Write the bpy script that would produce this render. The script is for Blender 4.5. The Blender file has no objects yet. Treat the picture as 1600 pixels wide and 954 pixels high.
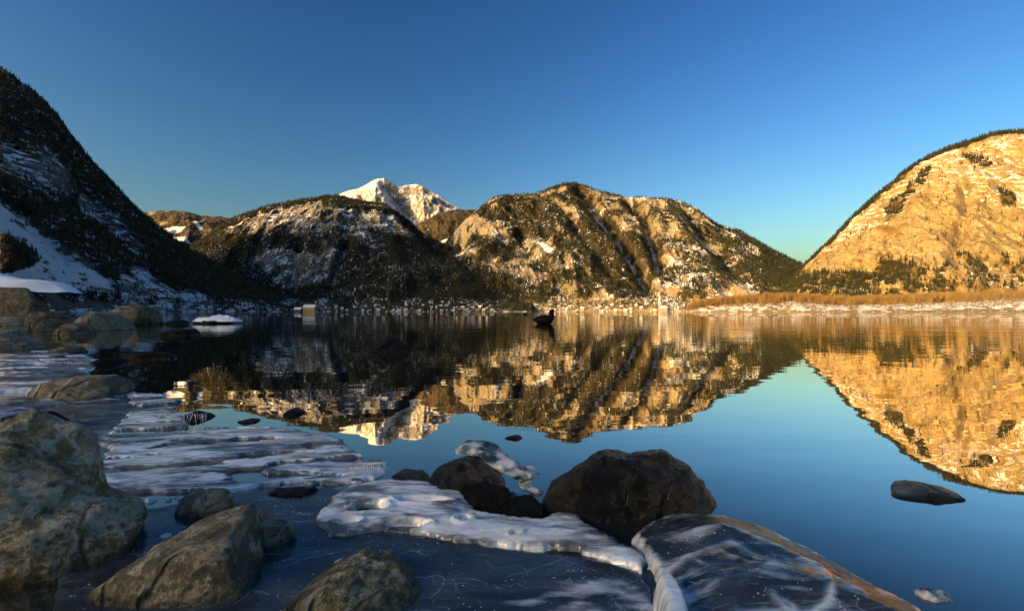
import bpy, bmesh, math, random
import numpy as np
from mathutils import Vector, Matrix

# ------------------------------------------------------------------ camera, sky, sun, exposure
F, CX, HY, EYE = 711.0, 800.0, 487.0, 0.25        # focal length in photo pixels, principal column, horizon row, eye height
scene = bpy.context.scene
COL = scene.collection
cam_data = bpy.data.cameras.new('camera')
cam_data.sensor_width = 36.0
cam_data.lens = 36.0 * F / 1600.0
cam_data.shift_y = 10.0 / 1600.0
cam_data.clip_start = 0.02
cam_data.clip_end = 60000.0
cam = bpy.data.objects.new('camera', cam_data)
cam.location = (0, 0, EYE)
cam.rotation_euler = (math.radians(90), 0, 0)
COL.objects.link(cam)
scene.camera = cam

SUN_ELEV = math.radians(15.0)
SUN_DIR = Vector((-0.80 * math.cos(SUN_ELEV), -0.60 * math.cos(SUN_ELEV), math.sin(SUN_ELEV))).normalized()
world = bpy.data.worlds.new('World')
scene.world = world
world.use_nodes = True
wn, wl = world.node_tree.nodes, world.node_tree.links
wn.clear()
sky = wn.new('ShaderNodeTexSky')
sky.sky_type = 'NISHITA'
sky.sun_disc = False
sky.sun_elevation = SUN_ELEV
sky.sun_rotation = math.atan2(SUN_DIR.x, SUN_DIR.y)
sky.altitude = 500
sky.air_density = 1.5
sky.dust_density = 4.0
sky.ozone_density = 3.0
hsv = wn.new('ShaderNodeHueSaturation')
hsv.inputs['Saturation'].default_value = 1.08
hsv.inputs['Hue'].default_value = 0.505
bg = wn.new('ShaderNodeBackground')
bg.inputs['Strength'].default_value = 0.05
wo = wn.new('ShaderNodeOutputWorld')
gam = wn.new('ShaderNodeGamma')
gam.inputs['Gamma'].default_value = 1.8
wl.new(sky.outputs[0], gam.inputs['Color'])
wl.new(gam.outputs[0], hsv.inputs['Color'])
wl.new(hsv.outputs[0], bg.inputs['Color'])
wl.new(bg.outputs[0], wo.inputs['Surface'])

sun_data = bpy.data.lights.new('sun', 'SUN')
sun_data.energy = 4.0
sun_data.angle = math.radians(0.5)
sun_data.color = (1.0, 0.69, 0.31)
sun = bpy.data.objects.new('sun', sun_data)
sun.rotation_euler = (-SUN_DIR).to_track_quat('-Z', 'Y').to_euler()
sun.location = (0, 0, 500)
COL.objects.link(sun)

scene.view_settings.view_transform = 'Standard'
scene.view_settings.look = 'None'
scene.view_settings.exposure = 0.42
scene.view_settings.gamma = 1.0
scene.view_settings.use_curve_mapping = False
scene.cycles.max_bounces = 10
scene.cycles.transparent_max_bounces = 12
scene.cycles.caustics_reflective = False
scene.cycles.caustics_refractive = False

# ------------------------------------------------------------------ helpers
R = np.random.default_rng(11)
_perm = R.permutation(256).astype(np.int64)
_perm = np.concatenate([_perm, _perm, _perm])
_grad = R.normal(size=(256, 3))
_grad /= np.linalg.norm(_grad, axis=1)[:, None]


def perlin(p):
    """gradient noise, p is (..., 3), result about -1..1"""
    p = np.asarray(p, float)
    sh = p.shape[:-1]
    p = p.reshape(-1, 3)
    i = np.floor(p).astype(np.int64)
    f = p - i
    i &= 255
    u = f * f * f * (f * (f * 6 - 15) + 10)
    out = 0
    for dx in (0, 1):
        wx = u[:, 0] if dx else 1 - u[:, 0]
        for dy in (0, 1):
            wy = u[:, 1] if dy else 1 - u[:, 1]
            for dz in (0, 1):
                wz = u[:, 2] if dz else 1 - u[:, 2]
                g = _grad[_perm[_perm[_perm[i[:, 0] + dx] + i[:, 1] + dy] + i[:, 2] + dz]]
                d = g[:, 0] * (f[:, 0] - dx) + g[:, 1] * (f[:, 1] - dy) + g[:, 2] * (f[:, 2] - dz)
                out = out + wx * wy * wz * d
    return (out * 1.5).reshape(sh)


def fbm(p, octaves=5, gain=0.5, lac=2.03, ridged=False):
    p = np.asarray(p, float)
    s, a, tot = 0, 1.0, 0
    for k in range(octaves):
        n = perlin(p + 17.3 * k)
        if ridged:
            n = 1 - 2 * np.abs(n)
        s = s + a * n
        tot += a
        a *= gain
        p = p * lac
    return s / tot


def sstep(a, b, x):
    t = np.clip((x - a) / (b - a), 0, 1)
    return t * t * (3 - 2 * t)


def in_poly(px, py, poly):
    inside = np.zeros(px.shape, bool)
    n = len(poly)
    for k in range(n):
        x0, y0 = poly[k]
        x1, y1 = poly[(k + 1) % n]
        if y0 == y1:
            continue
        c = ((y0 > py) != (y1 > py)) & (px < (x1 - x0) * (py - y0) / (y1 - y0) + x0)
        inside ^= c
    return inside


def seg_dist(px, py, pts, closed=False):
    d = np.full(px.shape, 1e9)
    n = len(pts)
    for k in range(n if closed else n - 1):
        x0, y0 = pts[k]
        x1, y1 = pts[(k + 1) % n]
        vx, vy = x1 - x0, y1 - y0
        l = vx * vx + vy * vy + 1e-12
        t = np.clip(((px - x0) * vx + (py - y0) * vy) / l, 0, 1)
        d = np.minimum(d, np.hypot(px - x0 - t * vx, py - y0 - t * vy))
    return d


def sdist(px, py, poly):
    d = seg_dist(px, py, poly, True)
    return np.where(in_poly(px, py, poly), d, -d)


def pmask(px, py, poly, soft):
    return sstep(-soft, soft, sdist(px, py, poly))


def ground(px, py, z=0.0):
    y = (EYE - z) * F / (py - HY)
    return ((px - CX) / F * y, y)


def at(px, py, y):
    return Vector(((px - CX) / F * y, y, EYE - (py - HY) / F * y))


def tag(o, label=None, cat=None, group=None, kind=None):
    if label:
        o['label'] = label
    if cat:
        o['category'] = cat
    if group:
        o['group'] = group
    if kind:
        o['kind'] = kind
    return o


def mesh_np(name, verts, faces, mat=None, smooth=True):
    me = bpy.data.meshes.new(name)
    verts = np.asarray(verts, np.float32)
    faces = np.asarray(faces, np.int32)
    k = faces.shape[1]
    me.vertices.add(len(verts))
    me.vertices.foreach_set('co', verts.ravel())
    me.loops.add(faces.size)
    me.loops.foreach_set('vertex_index', faces.ravel())
    me.polygons.add(len(faces))
    me.polygons.foreach_set('loop_start', np.arange(0, faces.size, k, dtype=np.int32))
    me.polygons.foreach_set('use_smooth', np.full(len(faces), smooth))
    me.update(calc_edges=True)
    me.validate()
    if mat:
        me.materials.append(mat)
    return me


def link(name, me, parent=None):
    o = bpy.data.objects.new(name, me)
    COL.objects.link(o)
    if parent:
        o.parent = parent
    return o


def empty(name, loc=(0, 0, 0), rz=0.0):
    o = bpy.data.objects.new(name, None)
    o.location = loc
    o.rotation_euler = (0, 0, rz)
    o.empty_display_size = 0.1
    COL.objects.link(o)
    return o


def grid_faces(nr, nc, keep=None):
    a = np.arange(nr * nc).reshape(nr, nc)
    q = np.stack([a[:-1, :-1], a[:-1, 1:], a[1:, 1:], a[1:, :-1]], -1).reshape(-1, 4)
    if keep is not None:
        k = keep
        kk = (k[:-1, :-1] & k[:-1, 1:] & k[1:, 1:] & k[1:, :-1]).ravel()
        q = q[kk]
    return q


def compact(verts, faces):
    used = np.unique(faces)
    mp = np.full(len(verts), -1)
    mp[used] = np.arange(len(used))
    return verts[used], mp[faces], used


# ------------------------------------------------------------------ node helpers
class NT:
    def __init__(self, name):
        self.m = bpy.data.materials.new(name)
        self.m.use_nodes = True
        self.n = self.m.node_tree.nodes
        self.l = self.m.node_tree.links
        self.n.clear()
        self.out = self.n.new('ShaderNodeOutputMaterial')

    def set(self, sock, v):
        if hasattr(v, 'is_output') or isinstance(v, bpy.types.NodeSocket):
            self.l.new(v, sock)
        elif v is not None:
            sock.default_value = v

    def pos(self):
        return self.n.new('ShaderNodeNewGeometry').outputs['Position']

    def obj(self):
        return self.n.new('ShaderNodeTexCoord').outputs['Object']

    def normal(self):
        return self.n.new('ShaderNodeNewGeometry').outputs['Normal']

    def attr(self, name):
        a = self.n.new('ShaderNodeAttribute')
        a.attribute_name = name
        return a

    def mapping(self, v, scale=(1, 1, 1), loc=(0, 0, 0), rot=(0, 0, 0)):
        m = self.n.new('ShaderNodeMapping')
        self.l.new(v, m.inputs[0])
        m.inputs['Scale'].default_value = scale
        m.inputs['Location'].default_value = loc
        m.inputs['Rotation'].default_value = rot
        return m.outputs[0]

    def noise(self, v, scale, detail=4, rough=0.55, dist=0.0):
        t = self.n.new('ShaderNodeTexNoise')
        self.l.new(v, t.inputs['Vector'])
        t.inputs['Scale'].default_value = scale
        t.inputs['Detail'].default_value = detail
        t.inputs['Roughness'].default_value = rough
        t.inputs['Distortion'].default_value = dist
        return t.outputs[0]

    def voronoi(self, v, scale, feature='F1', out=0):
        t = self.n.new('ShaderNodeTexVoronoi')
        t.feature = feature
        self.l.new(v, t.inputs['Vector'])
        t.inputs['Scale'].default_value = scale
        return t.outputs[out]

    def math(self, op, a, b=None, c=None, clamp=False):
        t = self.n.new('ShaderNodeMath')
        t.operation = op
        t.use_clamp = clamp
        self.set(t.inputs[0], a)
        if b is not None:
            self.set(t.inputs[1], b)
        if c is not None:
            self.set(t.inputs[2], c)
        return t.outputs[0]

    def ss(self, x, a, b, lo=0.0, hi=1.0):
        t = self.n.new('ShaderNodeMapRange')
        t.interpolation_type = 'SMOOTHSTEP'
        self.set(t.inputs[0], x)
        t.inputs[1].default_value = a
        t.inputs[2].default_value = b
        t.inputs[3].default_value = lo
        t.inputs[4].default_value = hi
        return t.outputs[0]

    def mix(self, f, a, b, mode='MIX'):
        t = self.n.new('ShaderNodeMix')
        t.data_type = 'RGBA'
        t.blend_type = mode
        self.set(t.inputs[0], f)
        self.set(t.inputs[6], (*a, 1) if isinstance(a, tuple) and len(a) == 3 else a)
        self.set(t.inputs[7], (*b, 1) if isinstance(b, tuple) and len(b) == 3 else b)
        return t.outputs[2]

    def ramp(self, x, stops):
        t = self.n.new('ShaderNodeValToRGB')
        self.l.new(x, t.inputs[0])
        e = t.color_ramp.elements
        while len(e) < len(stops):
            e.new(0.5)
        for k, (p, c) in enumerate(stops):
            e[k].position = p
            e[k].color = (*c, 1) if len(c) == 3 else c
        return t.outputs[0]

    def sep(self, v):
        t = self.n.new('ShaderNodeSeparateXYZ')
        self.l.new(v, t.inputs[0])
        return t.outputs

    def bump(self, h, strength=0.5, dist=0.01, normal=None):
        t = self.n.new('ShaderNodeBump')
        t.inputs['Strength'].default_value = strength
        t.inputs['Distance'].default_value = dist
        self.l.new(h, t.inputs['Height'])
        if normal is not None:
            self.l.new(normal, t.inputs['Normal'])
        return t.outputs[0]

    def bsdf(self, color, rough=0.8, normal=None, **kw):
        b = self.n.new('ShaderNodeBsdfPrincipled')
        self.set(b.inputs['Base Color'], (*color, 1) if isinstance(color, tuple) and len(color) == 3 else color)
        self.set(b.inputs['Roughness'], rough)
        if normal is not None:
            self.l.new(normal, b.inputs['Normal'])
        for k, v in kw.items():
            self.set(b.inputs[k.replace('_', ' ')], v)
        return b.outputs[0]

    def warp(self, v, scale, amount):
        nn = self.n.new('ShaderNodeTexNoise')
        self.l.new(v, nn.inputs['Vector'])
        nn.inputs['Scale'].default_value = scale
        nn.inputs['Detail'].default_value = 3
        sc = self.n.new('ShaderNodeVectorMath')
        sc.operation = 'SCALE'
        self.l.new(nn.outputs['Color'], sc.inputs[0])
        sc.inputs['Scale'].default_value = amount
        ad = self.n.new('ShaderNodeVectorMath')
        ad.operation = 'ADD'
        self.l.new(v, ad.inputs[0])
        self.l.new(sc.outputs[0], ad.inputs[1])
        return ad.outputs[0]

    def done(self, shader):
        self.l.new(shader, self.out.inputs['Surface'])
        return self.m


def simple(name, color, rough=0.8, var=0.25, scale=3.0, **kw):
    t = NT(name)
    n = t.noise(t.obj(), scale, 4)
    dark = tuple(c * (1 - var) for c in color)
    lite = tuple(min(1, c * (1 + var)) for c in color)
    return t.done(t.bsdf(t.mix(t.ss(n, 0.3, 0.7), dark, lite), rough, **kw))


# ------------------------------------------------------------------ materials
def mountain_mat(name, rock_a, rock_b, floor, unit=1.0, strata=1.0, snow_bias=0.0, crag=0.0, crack=0.0):
    """mask attribute: R snow, G forest floor, B bare rock.  unit: metres of the finest pattern step."""
    t = NT(name)
    p = t.pos()
    a = t.attr('mask')
    ch = t.n.new('ShaderNodeSeparateColor')
    t.l.new(a.outputs['Color'], ch.inputs[0])
    aS, aF, aB = ch.outputs[0], ch.outputs[1], ch.outputs[2]
    fine = t.noise(t.mapping(p, (1, 1, 1.6)), 0.09 / unit, 6, 0.68)
    med = t.noise(p, 0.018 / unit, 5, 0.62)
    huge = t.noise(p, 0.006 / unit, 3, 0.5)
    bands = t.noise(t.mapping(p, (0.016, 0.016, 0.16), rot=(0, 0.12, 0)), 1.0 / unit, 6, 0.68, 0.9)
    streak = t.noise(t.mapping(p, (0.07, 0.07, 0.010)), 1.0 / unit, 5, 0.6, 0.5)
    diag = t.noise(t.mapping(p, (0.075, 0.03, 0.022), rot=(0, 0.75, 0)), 1.0 / unit, 6, 0.66, 1.1)
    rock = t.mix(t.ss(med, 0.35, 0.65), rock_a, rock_b)
    rock = t.mix(t.ss(huge, 0.45, 0.62, 0, 0.45), rock, tuple(c * k for c, k in zip(rock_a, (0.75, 0.68, 0.6))))
    rock = t.mix(t.ss(fine, 0.48, 0.68, 0, 0.6), rock, tuple(c * 0.5 for c in rock_a))
    rock = t.mix(t.ss(bands, 0.52, 0.62, 0, 0.35), rock, tuple(c * 0.5 for c in rock_b))
    rock = t.mix(t.ss(streak, 0.53, 0.66, 0, 0.7), rock, tuple(c * 0.55 for c in rock_a))
    if crack:
        wp = t.n.new('ShaderNodeVectorMath')
        wp.operation = 'ADD'
        sc = t.n.new('ShaderNodeVectorMath')
        sc.operation = 'SCALE'
        nn = t.n.new('ShaderNodeTexNoise')
        t.l.new(p, nn.inputs['Vector'])
        nn.inputs['Scale'].default_value = 0.03
        t.l.new(nn.outputs['Color'], sc.inputs[0])
        sc.inputs['Scale'].default_value = 45.0
        t.l.new(p, wp.inputs[0])
        t.l.new(sc.outputs[0], wp.inputs[1])
        e1 = t.voronoi(t.mapping(wp.outputs[0], (0.010, 0.010, 0.028)), 1.0, 'DISTANCE_TO_EDGE')
        e2 = t.voronoi(t.mapping(wp.outputs[0], (0.035, 0.035, 0.07)), 1.0, 'DISTANCE_TO_EDGE')
        ck = t.math('MAXIMUM', t.ss(e1, 0.0, 0.035, 1, 0), t.ss(e2, 0.0, 0.05, 0.6, 0))
        ck = t.math('MULTIPLY', ck, t.ss(med, 0.35, 0.6, 0.2, 1))
        rock = t.mix(t.math('MULTIPLY', ck, crack), rock, tuple(c * 0.28 for c in rock_a))
    fl = t.mix(t.ss(fine, 0.3, 0.7), floor, tuple(c * 1.9 for c in floor))
    base = t.mix(t.ss(t.math('ADD', aF, t.math('MULTIPLY', t.math('SUBTRACT', med, 0.5), 0.8)), 0.35, 0.6), rock, fl)
    nz = t.sep(t.normal())[2]
    s = t.math('ADD', t.math('MULTIPLY', nz, 0.55), t.math('MULTIPLY', t.math('SUBTRACT', bands, 0.5), 1.5 * strata))
    s = t.math('ADD', s, t.math('MULTIPLY', t.math('SUBTRACT', diag, 0.5), 2.2 * crag))
    s = t.math('ADD', s, t.math('MULTIPLY', t.math('SUBTRACT', fine, 0.5), 1.5))
    s = t.math('ADD', s, t.math('MULTIPLY', t.math('SUBTRACT', aS, 0.5), 1.5))
    s = t.math('SUBTRACT', s, t.math('MULTIPLY', aB, 0.35))
    sm = t.ss(s, 0.35 - snow_bias, 0.50 - snow_bias)
    snowc = (0.80, 0.81, 0.83)
    col = t.mix(sm, base, snowc)
    h = t.math('ADD', t.math('MULTIPLY', fine, 1.2), t.math('MULTIPLY', bands, 0.5 + 0.9 * strata))
    h = t.math('ADD', h, t.math('MULTIPLY', diag, 1.2 * crag))
    h = t.math('ADD', h, t.math('MULTIPLY', med, 1.5))
    nrm = t.bump(h, 0.85, 9.0 * unit)
    return t.done(t.bsdf(col, 0.85, nrm, Specular_IOR_Level=0.2))


M = {}
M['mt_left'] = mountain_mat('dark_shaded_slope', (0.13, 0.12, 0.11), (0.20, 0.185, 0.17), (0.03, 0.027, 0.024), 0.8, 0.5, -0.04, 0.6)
M['mt_shade'] = mountain_mat('craggy_shaded_limestone', (0.11, 0.095, 0.07), (0.23, 0.19, 0.13), (0.024, 0.021, 0.016), 0.85, 0.05, -0.03, 1.2)  # rock colours darkened to deepen this mountain's shade
M['mt_mid'] = mountain_mat('wooded_limestone', (0.28, 0.22, 0.14), (0.42, 0.33, 0.21), (0.045, 0.034, 0.019), 0.8, 0.10, -0.02, 1.1)
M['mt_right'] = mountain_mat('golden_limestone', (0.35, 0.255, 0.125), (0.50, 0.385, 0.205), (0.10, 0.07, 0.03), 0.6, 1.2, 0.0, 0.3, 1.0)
M['mt_peak'] = mountain_mat('high_snow_rock', (0.25, 0.22, 0.19), (0.36, 0.31, 0.26), (0.05, 0.045, 0.04), 2.0, 0.4, -0.02, 1.2)
M['shore_land'] = mountain_mat('snowy_shore', (0.22, 0.17, 0.10), (0.34, 0.27, 0.16), (0.11, 0.075, 0.032), 0.3, 0.2, 0.04, 0.5)
M['needles'] = simple('conifer_needles', (0.042, 0.044, 0.020), 0.8, 0.5, 0.35, Specular_IOR_Level=0.2)
M['bark'] = simple('bark', (0.06, 0.045, 0.032), 0.9, 0.3, 2.0)
M['twigs'] = simple('bare_twigs', (0.25, 0.155, 0.06), 0.9, 0.4, 0.4, Specular_IOR_Level=0.2)


def rock_mat(name, c1, c2, c3, rough, scale=1.0, moss=None, bumpd=0.006, frost=0.0, spec=0.4):
    t = NT(name)
    p = t.obj()
    big = t.noise(p, 13 * scale, 6, 0.62, 0.5)
    med = t.noise(p, 48 * scale, 7, 0.7, 0.6)
    fin = t.noise(p, 190 * scale, 5, 0.75)
    col = t.mix(t.ss(big, 0.42, 0.56), c1, c2)
    col = t.mix(t.ss(med, 0.50, 0.60), col, c3)
    col = t.mix(t.ss(med, 0.46, 0.36, 0, 0.75), col, tuple(c * 0.35 for c in c1))
    col = t.mix(t.ss(fin, 0.52, 0.66, 0, 0.7), col, tuple(c * 0.4 for c in c1))
    pit = t.voronoi(t.mapping(p, (1, 1, 1.3)), 70 * scale)
    pm = t.math('MULTIPLY', t.ss(pit, 0.10, 0.34, 1, 0), t.ss(big, 0.48, 0.58))
    col = t.mix(t.math('MULTIPLY', pm, 0.8), col, tuple(c * 0.22 for c in c1))
    if moss:
        mm = t.math('ADD', t.noise(p, 21 * scale, 5, 0.65, 0.8), t.math('MULTIPLY', t.math('SUBTRACT', fin, 0.5), 0.6))
        col = t.mix(t.ss(mm, 0.50, 0.60, 0, 0.85), col, moss)
    wp = t.warp(t.mapping(p, (1.5, 1, 0.8)), 9 * scale, 0.09 / scale)
    fx = t.math('MULTIPLY', t.ss(t.voronoi(wp, 7 * scale, 'DISTANCE_TO_EDGE'), 0.0, 0.035, 1, 0), t.ss(t.noise(p, 8 * scale, 2), 0.45, 0.58))
    col = t.mix(t.math('MULTIPLY', fx, 0.8), col, tuple(c * 0.18 for c in c1))
    if frost:
        nz = t.sep(t.normal())[2]
        fr = t.math('ADD', t.math('MULTIPLY', nz, 0.35), t.math('MULTIPLY', t.math('SUBTRACT', t.noise(p, 90 * scale, 5, 0.7), 0.5), 2.6))
        col = t.mix(t.ss(fr, 0.80 - frost, 0.90 - frost), col, (0.55, 0.6, 0.65))
    z = t.sep(t.pos())[2]
    wet = t.ss(t.math('ADD', z, t.math('MULTIPLY', t.math('SUBTRACT', big, 0.5), 0.03)), 0.004, 0.018)
    col = t.mix(wet, t.mix(0.6, col, (0.008, 0.007, 0.006)), col)
    rg = t.ss(wet, 0, 1, 0.2, rough)
    h = t.math('ADD', t.math('MULTIPLY', big, 1.6), t.math('ADD', t.math('MULTIPLY', med, 1.1), t.math('MULTIPLY', fin, 0.35)))
    h = t.math('SUBTRACT', h, t.math('MULTIPLY', pm, 0.25))
    h = t.math('SUBTRACT', h, t.math('MULTIPLY', fx, 0.7))
    return t.done(t.bsdf(col, rg, t.bump(h, 1.0, bumpd), Specular_IOR_Level=spec))


M['rock_pale'] = rock_mat('pale_lichen_rock', (0.33, 0.25, 0.125), (0.60, 0.51, 0.36), (0.72, 0.65, 0.51), 0.85, 1.0, moss=(0.21, 0.16, 0.045), bumpd=0.02)
M['rock_grey'] = rock_mat('grey_green_rock', (0.17, 0.145, 0.09), (0.32, 0.275, 0.185), (0.47, 0.415, 0.30), 0.75, 1.0, moss=(0.075, 0.07, 0.035), bumpd=0.014)
M['rock_moss'] = rock_mat('mossy_rock', (0.14, 0.12, 0.055), (0.26, 0.235, 0.12), (0.44, 0.41, 0.30), 0.75, 1.2, moss=(0.06, 0.058, 0.02), bumpd=0.014)
M['rock_tan'] = rock_mat('tan_rock', (0.24, 0.19, 0.125), (0.38, 0.31, 0.21), (0.47, 0.40, 0.29), 0.85, 0.55, moss=(0.15, 0.12, 0.065), bumpd=0.03)
M['rock_far'] = rock_mat('far_shore_rock', (0.13, 0.10, 0.062), (0.22, 0.175, 0.115), (0.30, 0.245, 0.165), 0.85, 0.30, moss=(0.08, 0.065, 0.035), bumpd=0.06)
M['rock_wet'] = rock_mat('wet_dark_rock', (0.008, 0.007, 0.005), (0.018, 0.015, 0.010), (0.05, 0.041, 0.026), 0.20, 1.1, moss=(0.04, 0.03, 0.010), bumpd=0.022, frost=0.02, spec=0.6)
M['rock_black'] = rock_mat('black_wet_stone', (0.004, 0.0035, 0.003), (0.010, 0.008, 0.006), (0.018, 0.015, 0.010), 0.7, 0.8, bumpd=0.015, spec=0.12)


def ice_mat(name, clear0, clear1, tint=(0.84, 0.88, 0.92), rough=0.16):
    """frost attribute 0 clear .. 1 white; noise breaks it up"""
    t = NT(name)
    p = t.pos()
    n1 = t.noise(t.mapping(p, (9, 30, 25), rot=(0, 0, 0.1)), 1.0, 6, 0.62, 1.4)
    n2 = t.noise(p, 220, 4, 0.65)
    n3 = t.noise(t.mapping(p, (26, 60, 50), rot=(0, 0, 0.15)), 1.0, 5, 0.6, 1.0)
    f = t.math('ADD', t.attr('frost').outputs['Fac'], t.math('MULTIPLY', t.math('SUBTRACT', n1, 0.5), 1.1))
    f = t.math('ADD', f, t.math('MULTIPLY', t.math('SUBTRACT', n3, 0.5), 0.5))
    f = t.ss(f, 0.25, 0.72, clear0, clear1)
    wp = t.warp(t.mapping(p, (1, 1.6, 1)), 14, 0.05)
    ck = t.ss(t.voronoi(wp, 11.0, 'DISTANCE_TO_EDGE'), 0.0, 0.012, 1, 0)
    ck2 = t.ss(t.voronoi(wp, 34.0, 'DISTANCE_TO_EDGE'), 0.0, 0.02, 0.6, 0)
    ckm = t.math('MULTIPLY', t.math('MAXIMUM', ck, ck2), t.ss(n1, 0.45, 0.6))
    bub = t.math('MULTIPLY', t.ss(t.voronoi(p, 210.0), 0.10, 0.22, 0.9, 0), t.ss(n3, 0.50, 0.62))
    f = t.math('MAXIMUM', f, t.math('MAXIMUM', t.math('MULTIPLY', ckm, 0.28), bub))
    h = t.math('ADD', t.math('MULTIPLY', n3, 1.0), t.math('MULTIPLY', n2, 0.22))
    h = t.math('SUBTRACT', h, t.math('MULTIPLY', ckm, 0.4))
    nrm = t.bump(h, 0.30, 0.003)
    nrm2 = t.bump(n3, 0.25, 0.003)
    white = t.bsdf(t.mix(t.ss(n3, 0.4, 0.6), tuple(c * 0.78 for c in tint), tint), rough, nrm, Coat_Weight=1.0, Coat_Roughness=0.03, Coat_IOR=1.4,
                   Specular_IOR_Level=0.5, Subsurface_Weight=0.6, Subsurface_Scale=0.015, Subsurface_Radius=(0.5, 0.8, 1.0))
    dark = t.bsdf(t.mix(t.ss(n1, 0.4, 0.65), (0.014, 0.024, 0.034), (0.06, 0.085, 0.11)), 0.05, nrm2, IOR=1.5)
    tr = t.n.new('ShaderNodeBsdfTransparent')
    tr.inputs['Color'].default_value = (0.55, 0.66, 0.72, 1)
    cl = t.n.new('ShaderNodeMixShader')
    cl.inputs[0].default_value = 0.35
    t.l.new(dark, cl.inputs[1])
    t.l.new(tr.outputs[0], cl.inputs[2])
    mx = t.n.new('ShaderNodeMixShader')
    t.l.new(f, mx.inputs[0])
    t.l.new(cl.outputs[0], mx.inputs[1])
    t.l.new(white, mx.inputs[2])
    return t.done(mx.outputs[0])


M['ice_white'] = ice_mat('frosted_ice', 0.12, 0.95)
M['ice_clear'] = ice_mat('clear_ice', 0.02, 0.75)
M['ice_milky'] = ice_mat('milky_thin_ice', 0.10, 0.5, tint=(0.45, 0.55, 0.68))
M['snow'] = simple('snow', (0.80, 0.83, 0.88), 0.7, 0.04, 4.0, Subsurface_Weight=0.2, Subsurface_Scale=0.02)


def water_mat():
    t = NT('lake_water')
    p = t.pos()
    y = t.sep(p)[1]
    v = t.n.new('ShaderNodeVectorMath')
    v.operation = 'LENGTH'
    t.l.new(p, v.inputs[0])
    d = v.outputs['Value']
    w1 = t.noise(t.mapping(p, (0.6, 4.2, 1)), 1.0, 3, 0.5, 0.3)
    w2 = t.noise(t.mapping(p, (0.16, 0.75, 1)), 1.0, 3, 0.5, 0.2)
    w3 = t.noise(t.mapping(p, (3, 6, 1)), 1.0, 2, 0.5)
    wind = t.ss(t.noise(t.mapping(p, (0.02, 0.05, 1)), 1.0, 3), 0.35, 0.65, 0.5, 1.2)
    amp1 = t.math('MULTIPLY', t.ss(d, 2.2, 7.0, 0.0, 0.0065), wind)
    amp2 = t.math('MULTIPLY', t.ss(d, 4.0, 25.0, 0.0, 0.026), wind)
    h = t.math('ADD', t.math('MULTIPLY', w1, amp1), t.math('MULTIPLY', w2, amp2))
    h = t.math('ADD', h, t.math('MULTIPLY', w3, 0.0008))
    nrm = t.bump(h, 1.0, 1.0)
    lw = t.n.new('ShaderNodeLayerWeight')
    lw.inputs['Blend'].default_value = 0.5
    t.l.new(nrm, lw.inputs['Normal'])
    fac = t.ss(lw.outputs['Facing'], 0.43, 0.94, 0.02, 0.97)
    gl = t.n.new('ShaderNodeBsdfGlossy')
    gl.inputs['Roughness'].default_value = 0.0
    gl.inputs['Color'].default_value = (0.97, 0.92, 0.84, 1)
    t.l.new(nrm, gl.inputs['Normal'])
    tr = t.n.new('ShaderNodeBsdfTransparent')
    tr.inputs['Color'].default_value = (0.22, 0.30, 0.33, 1)
    df = t.n.new('ShaderNodeBsdfDiffuse')
    df.inputs['Color'].default_value = (0.016, 0.022, 0.026, 1)
    body = t.n.new('ShaderNodeMixShader')
    body.inputs[0].default_value = 0.6
    t.l.new(tr.outputs[0], body.inputs[1])
    t.l.new(df.outputs[0], body.inputs[2])
    mx = t.n.new('ShaderNodeMixShader')
    t.l.new(fac, mx.inputs[0])
    t.l.new(body.outputs[0], mx.inputs[1])
    t.l.new(gl.outputs[0], mx.inputs[2])
    return t.done(mx.outputs[0])


M['water'] = water_mat()

# ------------------------------------------------------------------ ground, lake bed and water
def polar_sheet(name, radii, nseg, zfun, mat):
    ang = np.linspace(0, 2 * np.pi, nseg, endpoint=False)
    rr, aa = np.meshgrid(radii, ang, indexing='ij')
    x, y = rr * np.sin(aa), rr * np.cos(aa)
    z = zfun(x, y)
    n, m = rr.shape
    idx = np.arange(n * m).reshape(n, m)
    nx = np.roll(idx, -1, 1)
    q = np.stack([idx[:-1], idx[1:], nx[1:], nx[:-1]], -1).reshape(-1, 4)
    v = np.stack([x, y, z], -1).reshape(-1, 3)
    return link(name, mesh_np(name, v, q, mat))


def bed_z(x, y):
    r = np.hypot(x, y)
    z = -0.07 - 0.05 * np.clip(y, 0, 40) - 0.03 * np.clip(x, 0, 40) + 0.0 * r
    z = z + 0.035 * fbm(np.stack([x * 4, y * 4, 0 * x], -1), 4)
    return np.where(r > 100, -6.0, np.maximum(z, -6.0))


t = NT('lake_bed_stones')
vv = t.voronoi(t.pos(), 14.0)
cc = t.mix(t.ss(t.noise(t.pos(), 20, 4), 0.35, 0.65), (0.03, 0.026, 0.018), (0.10, 0.085, 0.055))
M['bed'] = t.done(t.bsdf(cc, 0.8, t.bump(vv, 0.8, 0.03)))
radii = np.concatenate([[0.02], np.geomspace(0.15, 100, 110), [400, 2000, 8000, 25000]])
bed = polar_sheet('lake_bed', radii, 180, bed_z, M['bed'])
tag(bed, 'dark stony lake bed under the clear shallow water', kind='structure')
lake = polar_sheet('lake_water', np.array([0.02, 0.5, 2, 8, 40, 200, 1000, 4000, 9000]), 48, lambda x, y: 0 * x, M['water'])
tag(lake, 'calm dark blue lake mirroring the mountains', kind='structure')

# ------------------------------------------------------------------ mountains
GRIDS = {}


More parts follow.
